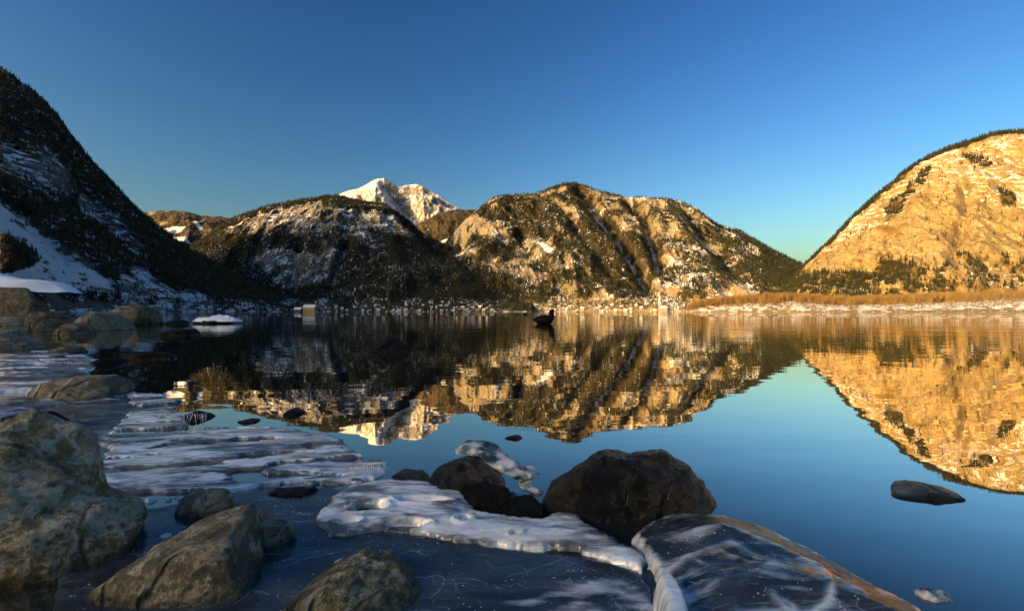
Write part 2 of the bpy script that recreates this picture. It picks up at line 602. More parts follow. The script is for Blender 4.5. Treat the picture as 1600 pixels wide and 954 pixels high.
def mountain(name, label, skyline, crest, foot, mat, px0, px1, step, rows, prof=1.0, gullies=(), rough=1.0,
             terrace=(0, 20), masks=None, foot_z=1.5, seed=0, crest_rough=1.0, rib=(60, 140), back=0.5, drop=0.55):
    px = np.arange(px0, px1 + step, step, dtype=float)
    sp = np.array(skyline, float)
    sy = np.interp(px, sp[:, 0], sp[:, 1])
    yc = np.interp(px, *np.array(crest, float).T)
    yf = np.interp(px, *np.array(foot, float).T)
    zc = (HY - sy) / F * yc + EYE
    rng_px = fbm(np.stack([px / 14.0, 0 * px + seed, 0 * px], -1), 4) * 1.7 * crest_rough
    zc = zc + rng_px / F * yc
    tt = np.concatenate([[-0.02], np.linspace(0, 1, rows), 1 + np.linspace(0.03, back, 14)])
    T, PX = np.meshgrid(tt, px, indexing='ij')
    YF, YC, ZC = yf[None, :], yc[None, :], zc[None, :]
    tc = np.clip(T, 0, 1)
    Y = YF + (YC - YF) * np.where(T > 1, T, tc)
    Y = np.where(T < 0, YF - 12, Y)
    pr = tc ** prof
    Z = foot_z + (ZC - foot_z) * pr
    Z = np.where(T > 1, ZC * (1 - drop * ((T - 1) / back) ** 1.2), Z)
    Z = np.where(T < 0, -4.0, Z)
    PY = HY - F * (Z - EYE) / Y
    X = (PX - CX) / F * Y
    sc = yc.mean() / 3000.0
    # displacement along the horizontal, towards / away from the lake
    fade = sstep(0.0, 0.10, T) * (1 - 0.9 * sstep(0.86, 1.0, T))
    P = np.stack([X, Y, Z], -1)
    big = fbm(P / np.array([rib[1] * 2.6, rib[1] * 2.6, rib[1] * 5.0]) + seed, 4)
    ribs = fbm(np.stack([X / rib[1] + 0.35 * Z / rib[1], Y / (rib[1] * 2), Z / (rib[1] * 4)], -1) + seed + 5, 5, ridged=True)
    small = fbm(P / np.array([34, 34, 22]) / max(sc, 0.5) + seed + 9, 4)
    disp = rough * (rib[0] * 1.4 * big + rib[0] * (ribs - 0.3) + 9 * small * max(sc, 0.5))
    if terrace[0]:
        wob = fbm(P / np.array([170, 170, 120]) + 3, 3) * 1.4
        q = (Z + 0.10 * X) / terrace[1] + wob
        fr = q - np.floor(q)
        disp = disp + terrace[0] * (0.5 - fr) * (0.4 + 0.6 * sstep(-0.3, 0.3, small + fbm(P / 90.0 + 31, 2)))
    for pts, wid, dep in gullies:
        d = seg_dist(PX, PY, pts) + wid * 0.9 * fbm(P / 80.0 / max(sc, 0.5) + 77, 4)
        disp = disp - dep * np.exp(-np.clip(d, 0, None) ** 2 / (wid * wid))
    disp = disp * fade
    # move towards the camera horizontally
    rx, ry = X / np.hypot(X, Y), Y / np.hypot(X, Y)
    P[..., 0] -= rx * disp
    P[..., 1] -= ry * disp
    P[..., 2] += 0.25 * disp * sstep(0.02, 0.2, T)
    PYn = HY - F * (P[..., 2] - EYE) / P[..., 1]
    snow, forest, rock = masks(PX, PY, P, T)
    nr, nc = T.shape
    me = mesh_np(name, P.reshape(-1, 3), grid_faces(nr, nc), mat)
    ca = me.color_attributes.new('mask', 'FLOAT_COLOR', 'POINT')
    c = np.ones((nr * nc, 4), np.float32)
    c[:, 0], c[:, 1], c[:, 2] = [np.clip(a, 0, 1).ravel() for a in (snow, forest, rock)]
    ca.data.foreach_set('color', c.ravel())
    o = link(name, me)
    tag(o, label, kind='structure')
    GRIDS[name] = dict(P=P, PX=PX, PY=PYn, T=T, forest=np.clip(forest, 0, 1), snow=snow)
    return o


def N3(P, s, seed=0, o=4):
    return fbm(P / s + seed, o)


# -- far ridge behind the left shoulder
def mk_far(PX, PY, P, T):
    n = N3(P, 300.0, 1)
    f = 0.75 + 0.9 * n
    s = 0.30 + 0.35 * N3(P, 160.0, 2)
    for poly in ([(255, 362), (272, 356), (290, 357), (282, 364), (262, 367)], [(300, 348), (306, 346), (318, 360), (312, 362)], [(262, 372), (290, 372), (300, 380), (270, 378)]):
        m = pmask(PX, PY, poly, 2.0)
        s, f = np.maximum(s, m), f * (1 - m)
    return s, f, 0.3 + 0 * n


mountain('far_ridge', 'low distant wooded ridge with snowy clearings behind the dark left slope',
         [(100, 345), (200, 338), (228, 332), (250, 329), (275, 329), (295, 331), (315, 337), (340, 338), (362, 341), (420, 350), (520, 360)],
         [(100, 6500), (520, 6500)], [(100, 4600), (520, 4600)], M['mt_mid'], 150, 480, 1.5, 110, 0.9, masks=mk_far, rib=(90, 300), seed=3)


# -- snow peak
def mk_peak(PX, PY, P, T):
    n = N3(P, 260.0, 1)
    rk = pmask(PX, PY, [(640, 292), (672, 290), (700, 318), (712, 322), (700, 340), (668, 330), (650, 320)], 6) * 0.25
    s = 0.76 + 0.55 * n + 0.3 * N3(P, 90.0, 9) - rk
    f = 0 * n
    return s, f, 0.25 + 0.3 * n


mountain('snow_peak', 'sunlit snow covered rocky summit rising behind the wooded mountains',
         [(480, 330), (510, 312), (530, 303), (545, 297), (560, 295), (575, 287), (590, 279), (600, 277), (612, 283), (622, 291), (635, 289), (650, 287), (660, 291), (672, 298), (685, 304), (700, 315), (712, 321), (722, 330), (740, 350), (770, 372)],
         [(480, 7200), (600, 7300), (640, 7600), (770, 7400)], [(480, 5600), (600, 5400), (640, 5900), (770, 5700)], M['mt_peak'], 480, 770, 0.8, 190, 0.95,
         gullies=[([(600, 279), (612, 300), (632, 325), (655, 352)], 9, 260), ([(672, 300), (690, 312), (708, 322)], 6, 160), ([(560, 300), (570, 318)], 5, 60)],
         masks=mk_peak, rib=(150, 330), rough=1.0, seed=8, crest_rough=0.9)


# -- back wooded saddle between the two mountains
def mk_back(PX, PY, P, T):
    n = N3(P, 200.0, 4)
    s = 0.25 + 0.5 * n
    f = 0.95 + 0.5 * n
    m = pmask(PX, PY, [(688, 376), (700, 372), (712, 378), (705, 384), (690, 384)], 2)
    return np.maximum(s, m), f * (1 - m), 0.1 + 0 * n


mountain('wooded_saddle', 'dark wooded saddle below the snow peak between the two mountains',
         [(600, 395), (640, 362), (660, 345), (680, 336), (700, 330), (715, 327), (735, 328), (755, 326), (790, 330), (840, 340)],
         [(600, 4600), (840, 4600)], [(600, 3500), (840, 3500)], M['mt_mid'], 600, 840, 1.2, 110, 0.9, masks=mk_back, rib=(70, 230), seed=15)


# -- mountain left of centre
def mk_mid(PX, PY, P, T):
    n = N3(P, 150.0, 6)
    n2 = N3(P, 60.0, 7)
    sky_py = np.interp(PX, [300, 350, 400, 450, 510, 560, 610, 660, 700], [383, 350, 328, 315, 306, 312, 320, 365, 390])
    below = PY - sky_py
    f = np.where(below < 10, 0.85, 0.38) + 0.8 * n + 0.3 * n2 + 0.30 * sstep(352, 380, PY)  # last term adds forest below the shadow line to darken the shaded half
    f = np.maximum(f, pmask(PX, PY, [(500, 305), (600, 320), (640, 345), (625, 340), (570, 331), (505, 330)], 4))
    f = np.maximum(f, 0.95 * sstep(425, 452, PY + 14 * n + 0.03 * (PX - 500)))
    f = np.maximum(f, 0.9 * pmask(PX, PY, [(560, 352), (700, 372), (760, 440), (760, 480), (560, 480), (600, 420)], 14) * (0.6 + 0.5 * n2))
    f = np.maximum(f, 0.7 * pmask(PX, PY, [(300, 385), (350, 368), (420, 372), (470, 364), (440, 384), (340, 394)], 5))
    s = 0.46 + 0.5 * n2
    for poly, a in (([(395, 400), (440, 385), (520, 410), (500, 445), (455, 460), (420, 435)], 0.58), ([(505, 395), (545, 388), (520, 440), (490, 440)], 0.6),
                    ([(700, 392), (715, 390), (750, 430), (735, 434)], 0.9), ([(665, 378), (715, 376), (716, 384), (664, 386)], 0.9), ([(565, 318), (615, 324), (612, 330), (566, 328)], 0.8), ([(565, 336), (640, 346), (665, 366), (560, 356)], 0.62), ([(400, 332), (470, 322), (500, 330), (490, 350), (420, 352)], 0.6)):
        m = pmask(PX, PY, poly, 6) * (0.75 + 0.5 * n2)
        s = np.maximum(s, a * m)
        f = f * (1 - 0.75 * m)
    apron = sstep(462, 472, PY + 5 * n2)
    s = np.maximum(s, apron * (0.36 + 0.8 * n2))
    f = f * (1 - 0.5 * apron)
    return s, f, 0.15 + 0.2 * n


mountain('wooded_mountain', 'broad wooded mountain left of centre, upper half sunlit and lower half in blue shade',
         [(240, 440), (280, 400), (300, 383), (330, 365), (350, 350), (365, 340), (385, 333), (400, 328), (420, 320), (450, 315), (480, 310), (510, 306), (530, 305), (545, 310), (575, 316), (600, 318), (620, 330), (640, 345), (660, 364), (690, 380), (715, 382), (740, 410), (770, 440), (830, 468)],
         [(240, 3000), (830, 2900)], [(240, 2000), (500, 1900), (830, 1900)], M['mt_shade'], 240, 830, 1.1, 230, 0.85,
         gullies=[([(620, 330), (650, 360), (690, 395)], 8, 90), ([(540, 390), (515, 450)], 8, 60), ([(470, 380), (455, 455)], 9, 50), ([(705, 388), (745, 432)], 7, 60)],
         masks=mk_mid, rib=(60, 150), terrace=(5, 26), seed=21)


# -- central mountain
COUL = [([(905, 296), (925, 318), (950, 350), (975, 385), (1000, 425), (1015, 455)], 9, 200), ([(985, 312), (1008, 345), (1022, 385), (1030, 420)], 9, 170),
        ([(880, 330), (920, 385), (955, 430)], 8, 60), ([(1075, 330), (1110, 380), (1150, 430)], 9, 70), ([(800, 330), (815, 372), (850, 420)], 10, 50)]


def mk_cen(PX, PY, P, T):
    n = N3(P, 140.0, 6)
    n2 = N3(P, 50.0, 7)
    f = 0.52 + 0.75 * n + 0.25 * n2
    f = np.maximum(f, 0.9 * pmask(PX, PY, [(745, 328), (840, 302), (870, 320), (900, 345), (880, 380), (830, 375), (800, 345), (760, 352)], 10) * (0.8 + 0.8 * n2))
    f = np.maximum(f, 0.85 * pmask(PX, PY, [(700, 420), (780, 425), (870, 462), (870, 480), (700, 480)], 8))
    f = np.maximum(f, 0.75 * pmask(PX, PY, [(900, 300), (940, 310), (1000, 400), (1030, 470), (960, 475), (900, 400)], 10))
    f = np.maximum(f, 0.75 * pmask(PX, PY, [(1180, 372), (1262, 416), (1250, 460), (1190, 460)], 10))
    s = 0.44 + 0.45 * n2 + 0.12 * (PX > 1040)
    rk = 0.2 + 0.3 * n
    for poly, so in (([(718, 345), (745, 340), (778, 352), (765, 365), (735, 370), (712, 382), (708, 372)], 3),):
        m = pmask(PX, PY, poly, so)
        rk, f, s = np.maximum(rk, m), f * (1 - m), s * (1 - 0.5 * m)
    m = pmask(PX, PY, [(838, 380), (850, 378), (866, 392), (858, 398)], 2)
    for pts, w, d in COUL[:2]:
        m = np.maximum(m, sstep(6, 1.5, seg_dist(PX, PY, pts) + 7 * n2 + 5 * n) * (0.95 if d > 180 else 0.7))
    m = np.maximum(m, 0.9 * pmask(PX, PY, [(912, 308), (925, 306), (945, 325), (935, 330)], 3))
    m = np.maximum(m, 0.9 * pmask(PX, PY, [(1026, 478), (1030, 456), (1036, 478)], 3))
    s = np.maximum(s, m)
    f = f * (1 - m)
    apron = sstep(463, 473, PY + 6 * n2)
    s = np.maximum(s, apron * (0.36 + 0.8 * n2))
    f = f * (1 - 0.5 * apron)
    return s, f, rk


mountain('central_mountain', 'steep sunlit central mountain with diagonal snow couloirs above the lake',
         [(660, 420), (690, 385), (710, 362), (725, 345), (745, 328), (765, 312), (790, 304), (815, 303), (835, 303), (850, 298), (870, 290), (885, 286), (900, 285), (915, 289), (930, 297), (950, 300), (975, 307), (995, 308), (1015, 308), (1040, 310), (1065, 315), (1090, 325), (1110, 342), (1125, 352), (1150, 357), (1175, 370), (1200, 386), (1225, 398), (1250, 410), (1270, 420), (1320, 450), (1380, 480)],
         [(660, 3200), (900, 3300), (1100, 3000), (1380, 2500)], [(660, 2200), (900, 2050), (1100, 1900), (1380, 1750)], M['mt_mid'], 660, 1380, 1.0, 260, 0.85,
         gullies=COUL, masks=mk_cen, rib=(85, 170), terrace=(6, 24), seed=33)


# -- right golden cliff
def mk_right(PX, PY, P, T):
    n = N3(P, 90.0, 6)
    n2 = N3(P, 30.0, 7)
    sky_py = np.interp(PX, [1235, 1262, 1300, 1340, 1390, 1435, 1490, 1550, 1600, 1800], [440, 410, 372, 330, 288, 253, 228, 208, 203, 210])
    below = PY - sky_py
    fr = np.interp(PX, [1240, 1300, 1400, 1500, 1600], [4, 6, 9, 8, 7])
    f = 0.95 * sstep(1.25, 0.75, below / fr + 0.5 * n2)
    f = np.maximum(f, 0.85 * pmask(PX, PY, [(1500, 243), (1540, 244), (1560, 262), (1540, 268), (1510, 255)], 6) * (0.7 + n2))
    f = np.maximum(f, 0.75 * pmask(PX, PY, [(1380, 330), (1450, 262), (1462, 268), (1400, 345), (1385, 350)], 5) * (0.8 + n2))
    f = np.maximum(f, 0.7 * pmask(PX, PY, [(1555, 290), (1585, 300), (1590, 325), (1565, 320)], 6))
    edge = np.interp(PX, [1240, 1300, 1350, 1380, 1420, 1460, 1500, 1540, 1600, 1700], [425, 430, 418, 400, 412, 420, 395, 395, 402, 400])
    f = np.maximum(f, sstep(-4, 10, PY - edge + 10 * n) * np.where(PX > 1480, 0.5, 0.66) * (0.85 + 1.3 * n2 + 0.6 * n))
    s = 0.36 + 0.45 * n2
    upper = pmask(PX, PY, [(1330, 340), (1440, 252), (1600, 210), (1700, 200), (1700, 330), (1560, 330), (1500, 305), (1420, 330), (1380, 370), (1300, 420), (1250, 430)], 10)
    s = s + 0.25 * upper * (0.8 + n)
    face = pmask(PX, PY, [(1260, 425), (1330, 380), (1400, 350), (1450, 300), (1500, 310), (1560, 330), (1700, 330), (1700, 400), (1500, 400), (1440, 425), (1340, 425)], 8)
    s = s * (1 - 0.7 * face)
    low = sstep(-2, 20, PY - edge)
    s = np.maximum(s, low * (0.46 + 0.5 * n2))
    return s, f, 0.2 + 0.8 * face


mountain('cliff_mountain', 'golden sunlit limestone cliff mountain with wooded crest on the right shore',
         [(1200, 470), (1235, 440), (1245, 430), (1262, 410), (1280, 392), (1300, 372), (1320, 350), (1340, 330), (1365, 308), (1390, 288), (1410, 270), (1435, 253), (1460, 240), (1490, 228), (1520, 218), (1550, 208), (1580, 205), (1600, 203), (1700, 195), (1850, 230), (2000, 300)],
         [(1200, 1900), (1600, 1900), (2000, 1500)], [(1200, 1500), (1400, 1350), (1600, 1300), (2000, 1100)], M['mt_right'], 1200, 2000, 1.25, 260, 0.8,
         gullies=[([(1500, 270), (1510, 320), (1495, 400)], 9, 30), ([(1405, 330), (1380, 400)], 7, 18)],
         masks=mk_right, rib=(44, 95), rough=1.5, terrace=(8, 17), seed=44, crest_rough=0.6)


# -- left dark slope
def mk_left(PX, PY, P, T):
    n = N3(P, 120.0, 6)
    n2 = N3(P, 45.0, 7)
    f = 0.75 + 0.6 * n + 0.3 * n2
    s = 0.48 + 0.5 * n2
    for poly, a, so in (([(-200, 290), (0, 318), (40, 335), (90, 372), (130, 405), (172, 440), (182, 458), (-200, 462)], 0.97, 14),
                        ([(120, 290), (160, 320), (190, 350), (225, 385), (215, 395), (170, 360), (140, 340)], 0.62, 14),
                        ([(0, 225), (60, 240), (110, 265), (105, 300), (50, 285), (0, 265)], 0.58, 18),
                        ([(185, 425), (240, 440), (300, 462), (310, 470), (190, 468)], 0.6, 6),
                        ([(280, 452), (310, 455), (332, 474), (280, 472)], 0.8, 4), ([(195, 420), (225, 418), (250, 436), (225, 440)], 0.7, 4)):
        m = pmask(PX, PY, poly, so) * np.clip(0.95 + 0.9 * n2, 0, 1.2)
        s = np.maximum(s, a * np.clip(m, 0, 1))
        f = f * (1 - 0.8 * np.clip(m, 0, 1))
    for poly in ([(0, 372), (18, 375), (30, 388), (48, 392), (62, 408), (50, 420), (0, 430)],):
        m = pmask(PX, PY, poly, 5)
        f, s = np.maximum(f, m), s * (1 - 0.8 * m)
    apron = sstep(464, 474, PY + 6 * n2)
    s = np.maximum(s, apron * (0.55 + 0.8 * n2))
    f = f * (1 - 0.5 * apron)
    return s, f, 0.1 + 0 * n


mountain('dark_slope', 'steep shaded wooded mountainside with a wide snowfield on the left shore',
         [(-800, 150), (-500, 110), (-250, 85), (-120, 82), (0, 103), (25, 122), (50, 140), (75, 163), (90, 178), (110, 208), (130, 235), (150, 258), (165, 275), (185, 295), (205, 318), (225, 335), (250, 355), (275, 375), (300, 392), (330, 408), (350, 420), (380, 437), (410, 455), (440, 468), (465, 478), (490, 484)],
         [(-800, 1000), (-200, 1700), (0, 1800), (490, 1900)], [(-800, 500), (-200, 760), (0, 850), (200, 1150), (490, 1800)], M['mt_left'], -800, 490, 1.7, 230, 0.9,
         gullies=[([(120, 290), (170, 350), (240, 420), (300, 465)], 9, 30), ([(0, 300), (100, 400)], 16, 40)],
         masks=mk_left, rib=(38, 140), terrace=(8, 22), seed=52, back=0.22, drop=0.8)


# -- unseen slope added behind the camera to keep the near shore in shade
def mk_shade_hill(x, y):
    s = -0.8 * x - 0.6 * y
    p = 0.6 * x - 0.8 * y
    z = 142 * sstep(60, 480, s) * sstep(420, 150, np.abs(p + 60)) + 8 * fbm(np.stack([x / 60, y / 60, 0 * x], -1), 4) - 4
    return z


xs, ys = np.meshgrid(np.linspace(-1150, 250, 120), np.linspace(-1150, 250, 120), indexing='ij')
hz = mk_shade_hill(xs, ys)
me = mesh_np('shade_hillside', np.stack([xs, ys, hz], -1).reshape(-1, 3), grid_faces(120, 120), M['mt_left'])
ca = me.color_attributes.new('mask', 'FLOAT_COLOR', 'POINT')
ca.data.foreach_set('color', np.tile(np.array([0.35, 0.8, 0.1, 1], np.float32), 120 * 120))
tag(link('shade_hillside', me), 'unseen wooded slope added behind the viewpoint to shade the near shore', kind='structure')


# -- unseen ridge continuing the dark slope at left, added to shadow the far slopes
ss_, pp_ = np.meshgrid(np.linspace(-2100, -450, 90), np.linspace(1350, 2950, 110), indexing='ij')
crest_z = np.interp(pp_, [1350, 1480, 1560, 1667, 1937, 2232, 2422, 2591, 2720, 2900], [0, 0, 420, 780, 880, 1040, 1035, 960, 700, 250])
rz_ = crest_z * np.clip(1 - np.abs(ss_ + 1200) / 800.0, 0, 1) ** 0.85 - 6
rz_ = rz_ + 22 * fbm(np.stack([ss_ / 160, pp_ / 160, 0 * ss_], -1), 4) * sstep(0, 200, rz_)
me = mesh_np('shade_ridge', np.stack([0.8 * ss_ - 0.6 * pp_, 0.6 * ss_ + 0.8 * pp_, rz_], -1).reshape(-1, 3), grid_faces(90, 110), M['mt_left'])
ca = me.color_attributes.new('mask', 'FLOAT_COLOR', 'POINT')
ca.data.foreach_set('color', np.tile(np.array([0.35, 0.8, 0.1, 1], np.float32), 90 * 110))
tag(link('shade_ridge', me), 'unseen ridge continuing the left slope beyond the frame, added to shade the far slopes', kind='structure')


# -- low wooded point on the right
def mk_point(PX, PY, P, T):
    n = N3(P, 12.0, 2)
    n3 = N3(P, 4.0, 5)
    s = 0.44 + 0.8 * n + 0.7 * n3 - 0.3 * sstep(0.45, 0.8, T) - 0.5 * sstep(0.10, 0.02, T) * (n3 > -0.05)
    return s, 0.3 + 0.5 * n3 + 0.6 * sstep(0.5, 0.8, T), 0 * n


mountain('wooded_point', 'low snow covered shore point with bare brown woods on the right',
         [(1075, 485), (1090, 478), (1110, 474), (1180, 468), (1230, 465), (1300, 470), (1330, 473), (1360, 470), (1420, 468), (1500, 465), (1560, 461), (1600, 458), (1800, 450)],
         [(1075, 900), (1300, 880), (1800, 760)], [(1075, 850), (1300, 760), (1800, 600)], M['shore_land'], 1075, 1800, 1.0, 60, 0.8,
         masks=mk_point, rib=(3.5, 30), terrace=(0, 20), foot_z=0.3, seed=61, crest_rough=0.5)

# ------------------------------------------------------------------ trees
def conifer_mesh(name, seed):
    rr = random.Random(seed)
    v, f, mi = [], [], []
    # trunk
    for k in range(6):
        a = k * math.tau / 6
        v += [(0.022 * math.cos(a), 0.022 * math.sin(a), 0), (0.006 * math.cos(a), 0.006 * math.sin(a), 0.9)]
    for k in range(6):
        a, b = 2 * k, 2 * ((k + 1) % 6)
        f += [(a, b, b + 1), (a, b + 1, a + 1)]
        mi += [1, 1]
    tiers = 9
    for k in range(tiers):
        q = k / (tiers - 1)
        z1 = 0.20 + 0.80 * q ** 0.95 + 0.06
        rad = 0.20 * (1 - q) ** 0.85 + 0.018
        drop = 0.15 * (1 - q) + 0.05
        n = 11
        c = len(v)
        ox, oy = rr.uniform(-.012, .012), rr.uniform(-.012, .012)
        v.append((ox, oy, min(z1, 1.02)))
        off = rr.uniform(0, 6)
        for s in range(n):
            a = off + s * math.tau / n + rr.uniform(-.15, .15)
            r = rad * (rr.uniform(0.85, 1.25) if s % 2 == 0 else rr.uniform(0.3, 0.6))
            v.append((ox + r * math.cos(a), oy + r * math.sin(a), z1 - drop * (r / rad) * rr.uniform(0.8, 1.3)))
        for s in range(n):
            f.append((c, c + 1 + s, c + 1 + (s + 1) % n))
            mi.append(0)
    me = mesh_np(name, v, f, M['needles'], smooth=False)
    me.materials.append(M['bark'])
    me.polygons.foreach_set('material_index', np.array(mi, np.int32))
    return me


def bare_mesh(name, seed):
    rr = random.Random(seed)
    v, f = [], []

    def stick(a, b, r0, r1):
        a, b = Vector(a), Vector(b)
        d = (b - a).normalized()
        u = d.orthogonal().normalized()
        w = d.cross(u)
        c = len(v)
        for k in range(3):
            an = k * math.tau / 3
            o = u * math.cos(an) + w * math.sin(an)
            v.append(tuple(a + o * r0))
            v.append(tuple(b + o * r1))
        for k in range(3):
            p, q = c + 2 * k, c + 2 * ((k + 1) % 3)
            f.append((p, q, q + 1, p + 1))

    def grow(p, d, ln, r, lev):
        e = p + d * ln
        stick(p, e, r, r * 0.55)
        if lev == 0:
            return
        for k in range(4 if lev > 1 else 5):
            s = p + d * ln * rr.uniform(0.35, 1.0)
            nd = (d + Vector((rr.gauss(0, .55), rr.gauss(0, .55), rr.gauss(0.1, .35)))).normalized()
            grow(s, nd, ln * rr.uniform(0.5, 0.75), r * 0.5, lev - 1)
    grow(Vector((0, 0, 0)), Vector((0, 0, 1)), 0.42, 0.02, 3)
    return mesh_np(name, v, f, M['twigs'], smooth=False)


CON = [conifer_mesh('conifer_tree', s) for s in (1, 2, 3)]
BARE = [bare_mesh('bare_tree', s) for s in (4, 5, 6)]


def sample(grid, n, wfun, rng):
    g = GRIDS[grid]
    P = g['P']
    w = wfun(g)[:-1, :-1].copy()
    w[-15:, :] = 0
    w = np.clip(w, 0, None).ravel()
    idx = rng.choice(len(w), size=n, p=w / w.sum())
    nc = P.shape[1] - 1
    i, j = idx // nc, idx % nc
    a, b = rng.random(n)[:, None], rng.random(n)[:, None]
    q = P[i, j] * (1 - a) * (1 - b) + P[i + 1, j] * a * (1 - b) + P[i, j + 1] * (1 - a) * b + P[i + 1, j + 1] * a * b
    return q


TREE_PROTO = {}


def scatter(name, label, pts, sizes, protos, rng):
    me = bpy.data.meshes.new(name)
    me.vertices.add(len(pts))
    me.vertices.foreach_set('co', np.asarray(pts, np.float32).ravel())
    for nm, arr in (('sc', sizes), ('rz', rng.random(len(pts)) * 6.283)):
        at_ = me.attributes.new(nm, 'FLOAT', 'POINT')
        at_.data.foreach_set('value', np.asarray(arr, np.float32))
    ix = me.attributes.new('pick', 'INT', 'POINT')
    ix.data.foreach_set('value', rng.integers(0, len(protos), len(pts)).astype(np.int32))
    o = link(name, me)
    ng = bpy.data.node_groups.new(name, 'GeometryNodeTree')
    ng.interface.new_socket('Geometry', in_out='INPUT', socket_type='NodeSocketGeometry')
    ng.interface.new_socket('Geometry', in_out='OUTPUT', socket_type='NodeSocketGeometry')
    n, l = ng.nodes, ng.links
    gi, go = n.new('NodeGroupInput'), n.new('NodeGroupOutput')
    iop = n.new('GeometryNodeInstanceOnPoints')
    jn = n.new('GeometryNodeJoinGeometry')
    for pr in reversed(protos):
        oi = n.new('GeometryNodeObjectInfo')
        oi.inputs['Object'].default_value = pr
        oi.inputs['As Instance'].default_value = True
        l.new(oi.outputs['Geometry'], jn.inputs[0])

    def na(nm, typ):
        a = n.new('GeometryNodeInputNamedAttribute')
        a.data_type = typ
        a.inputs['Name'].default_value = nm
        return a.outputs['Attribute']
    cx = n.new('ShaderNodeCombineXYZ')
    l.new(na('rz', 'FLOAT'), cx.inputs[2])
    l.new(gi.outputs[0], iop.inputs['Points'])
    l.new(jn.outputs[0], iop.inputs['Instance'])
    iop.inputs['Pick Instance'].default_value = True
    l.new(na('pick', 'INT'), iop.inputs['Instance Index'])
    l.new(cx.outputs[0], iop.inputs['Rotation'])
    l.new(na('sc', 'FLOAT'), iop.inputs['Scale'])
    l.new(iop.outputs[0], go.inputs[0])
    md = o.modifiers.new('scatter', 'NODES')
    md.node_group = ng
    tag(o, label, 'forest', kind='stuff')
    return o


rg = np.random.default_rng(5)
# single conifers one can pick out: at the foot of the cliff and low on the dark slope
def single_trees(grid, n, wfun, label, group, smin, smax, meshes, name, zones, cat='tree'):
    out = []
    pts = sample(grid, n, wfun, rg)
    for k, p in enumerate(pts):
        o = link(name, meshes[k % 3])
        o.location = p - np.array([0, 0, 0.4])
        s = rg.uniform(smin, smax)
        o.scale = (s * rg.uniform(0.85, 1.2),) * 2 + (s,)
        o.rotation_euler = (rg.normal(0, 0.03), rg.normal(0, 0.03), rg.uniform(0, 6.28))
        px_ = CX + F * p[0] / p[1]
        size = 'tall' if s > smin + 0.66 * (smax - smin) else ('small' if s < smin + 0.33 * (smax - smin) else 'middling')
        where = [w for lim, w in zones if px_ < lim][0]
        tag(o, size + ' ' + label + ', ' + where, cat, group)
        out.append(o)
    return out


def w_box(x0, x1, y0, y1, fmin=0.35):
    return lambda g: g['forest'] * (g['forest'] > fmin) * (g['PX'] > x0) * (g['PX'] < x1) * (g['PY'] > y0) * (g['PY'] < y1)


tr1 = single_trees('cliff_mountain', 190, w_box(1255, 1600, 392, 452), 'dark sunlit conifer at the foot of the golden cliff', 'conifers at the foot of the golden cliff', 17, 30, CON, 'conifer_tree', ((1370, 'towards its left end'), (1480, 'below its middle'), (9999, 'near the right frame edge')))
tr2 = single_trees('dark_slope', 90, w_box(0, 330, 395, 470), 'shaded conifer low on the dark left slope', 'conifers low on the dark slope', 12, 20, CON, 'conifer_tree', ((95, 'above the snowy ledge'), (190, 'beside the snowfield'), (9999, 'right of the snowfield')))
tr3 = single_trees('wooded_point', 150, lambda g: (g['T'] > 0.55) * (g['T'] < 0.98) * (g['PX'] < 1560), 'bare brown tree on the right shore point', 'bare trees on the shore point', 11, 19, BARE, 'bare_tree', ((1230, 'near its left tip'), (1400, 'in its middle'), (9999, 'towards the right frame edge')))


def density(g, sharp=0.45):
    return sstep(sharp - 0.15, sharp + 0.35, g['forest']) + 0.008


def sizes(n, a, b):
    return rg.uniform(a, b, n)


for grid, n, a, b, lab in (('dark_slope', 14000, 11, 21, 'dense dark forest covering the shaded left mountainside'),
                           ('wooded_mountain', 34000, 11, 20, 'forest on the wooded mountain left of centre'),
                           ('central_mountain', 34000, 11, 20, 'forest clinging to the central mountain'),
                           ('cliff_mountain', 9000, 9, 18, 'forest along the crest and foot of the golden cliff'),
                           ('wooded_saddle', 9000, 14, 24, 'dark forest on the saddle under the snow peak'),
                           ('far_ridge', 7000, 16, 28, 'forest on the far ridge at left')):
    vis = (lambda g: density(g) * (g['PX'] > -60) * (g['PX'] < 1660))
    scatter('forest', lab, sample(grid, n, vis, rg), sizes(n, a, b), (tr1[:2] + tr3[:1]) if grid == 'dark_slope' else tr1[:3], rg)
for grid, n, x0, x1 in (('wooded_mountain', 900, 380, 800), ('central_mountain', 1500, 760, 1110), ('dark_slope', 700, 150, 470)):
    scatter('village_wood', 'dark trees scattered among the houses on the shore under the ' + grid.replace('_', ' '),
            sample(grid, n, lambda g: (g['PX'] > x0) * (g['PX'] < x1) * (g['P'][..., 2] > 1.5) * (g['P'][..., 2] < 45) * (g['T'] < 0.5), rg), sizes(n, 6, 15), tr1[:2] + tr3[:1], rg)
n = 9000
scatter('bare_wood', 'bare brown leafless wood covering the right shore point',
        sample('wooded_point', n, lambda g: sstep(0.42, 0.75, g['T'] + 0.35 * N3(g['P'], 22.0, 3)) * (g['T'] < 1.0) * (1 - 0.85 * sstep(1440, 1540, g['PX'])) + 0.05 * (g['T'] > 0.10), rg), 4 + 15 * rg.random(n) ** 1.6, tr3[:3], rg)

# ------------------------------------------------------------------ houses along the far shore
M['plaster'] = simple('pale_plaster', (0.34, 0.30, 0.25), 0.9, 0.2, 0.2)
M['timber'] = simple('dark_timber', (0.09, 0.06, 0.04), 0.9, 0.3, 0.4)
M['ochre'] = simple('ochre_plaster', (0.50, 0.33, 0.12), 0.9, 0.1, 0.2)
M['glass'] = simple('dark_window_glass', (0.02, 0.025, 0.03), 0.1, 0.1, 1.0)
M['roof_snow'] = simple('snowy_roof', (0.72, 0.75, 0.80), 0.8, 0.06, 0.3)


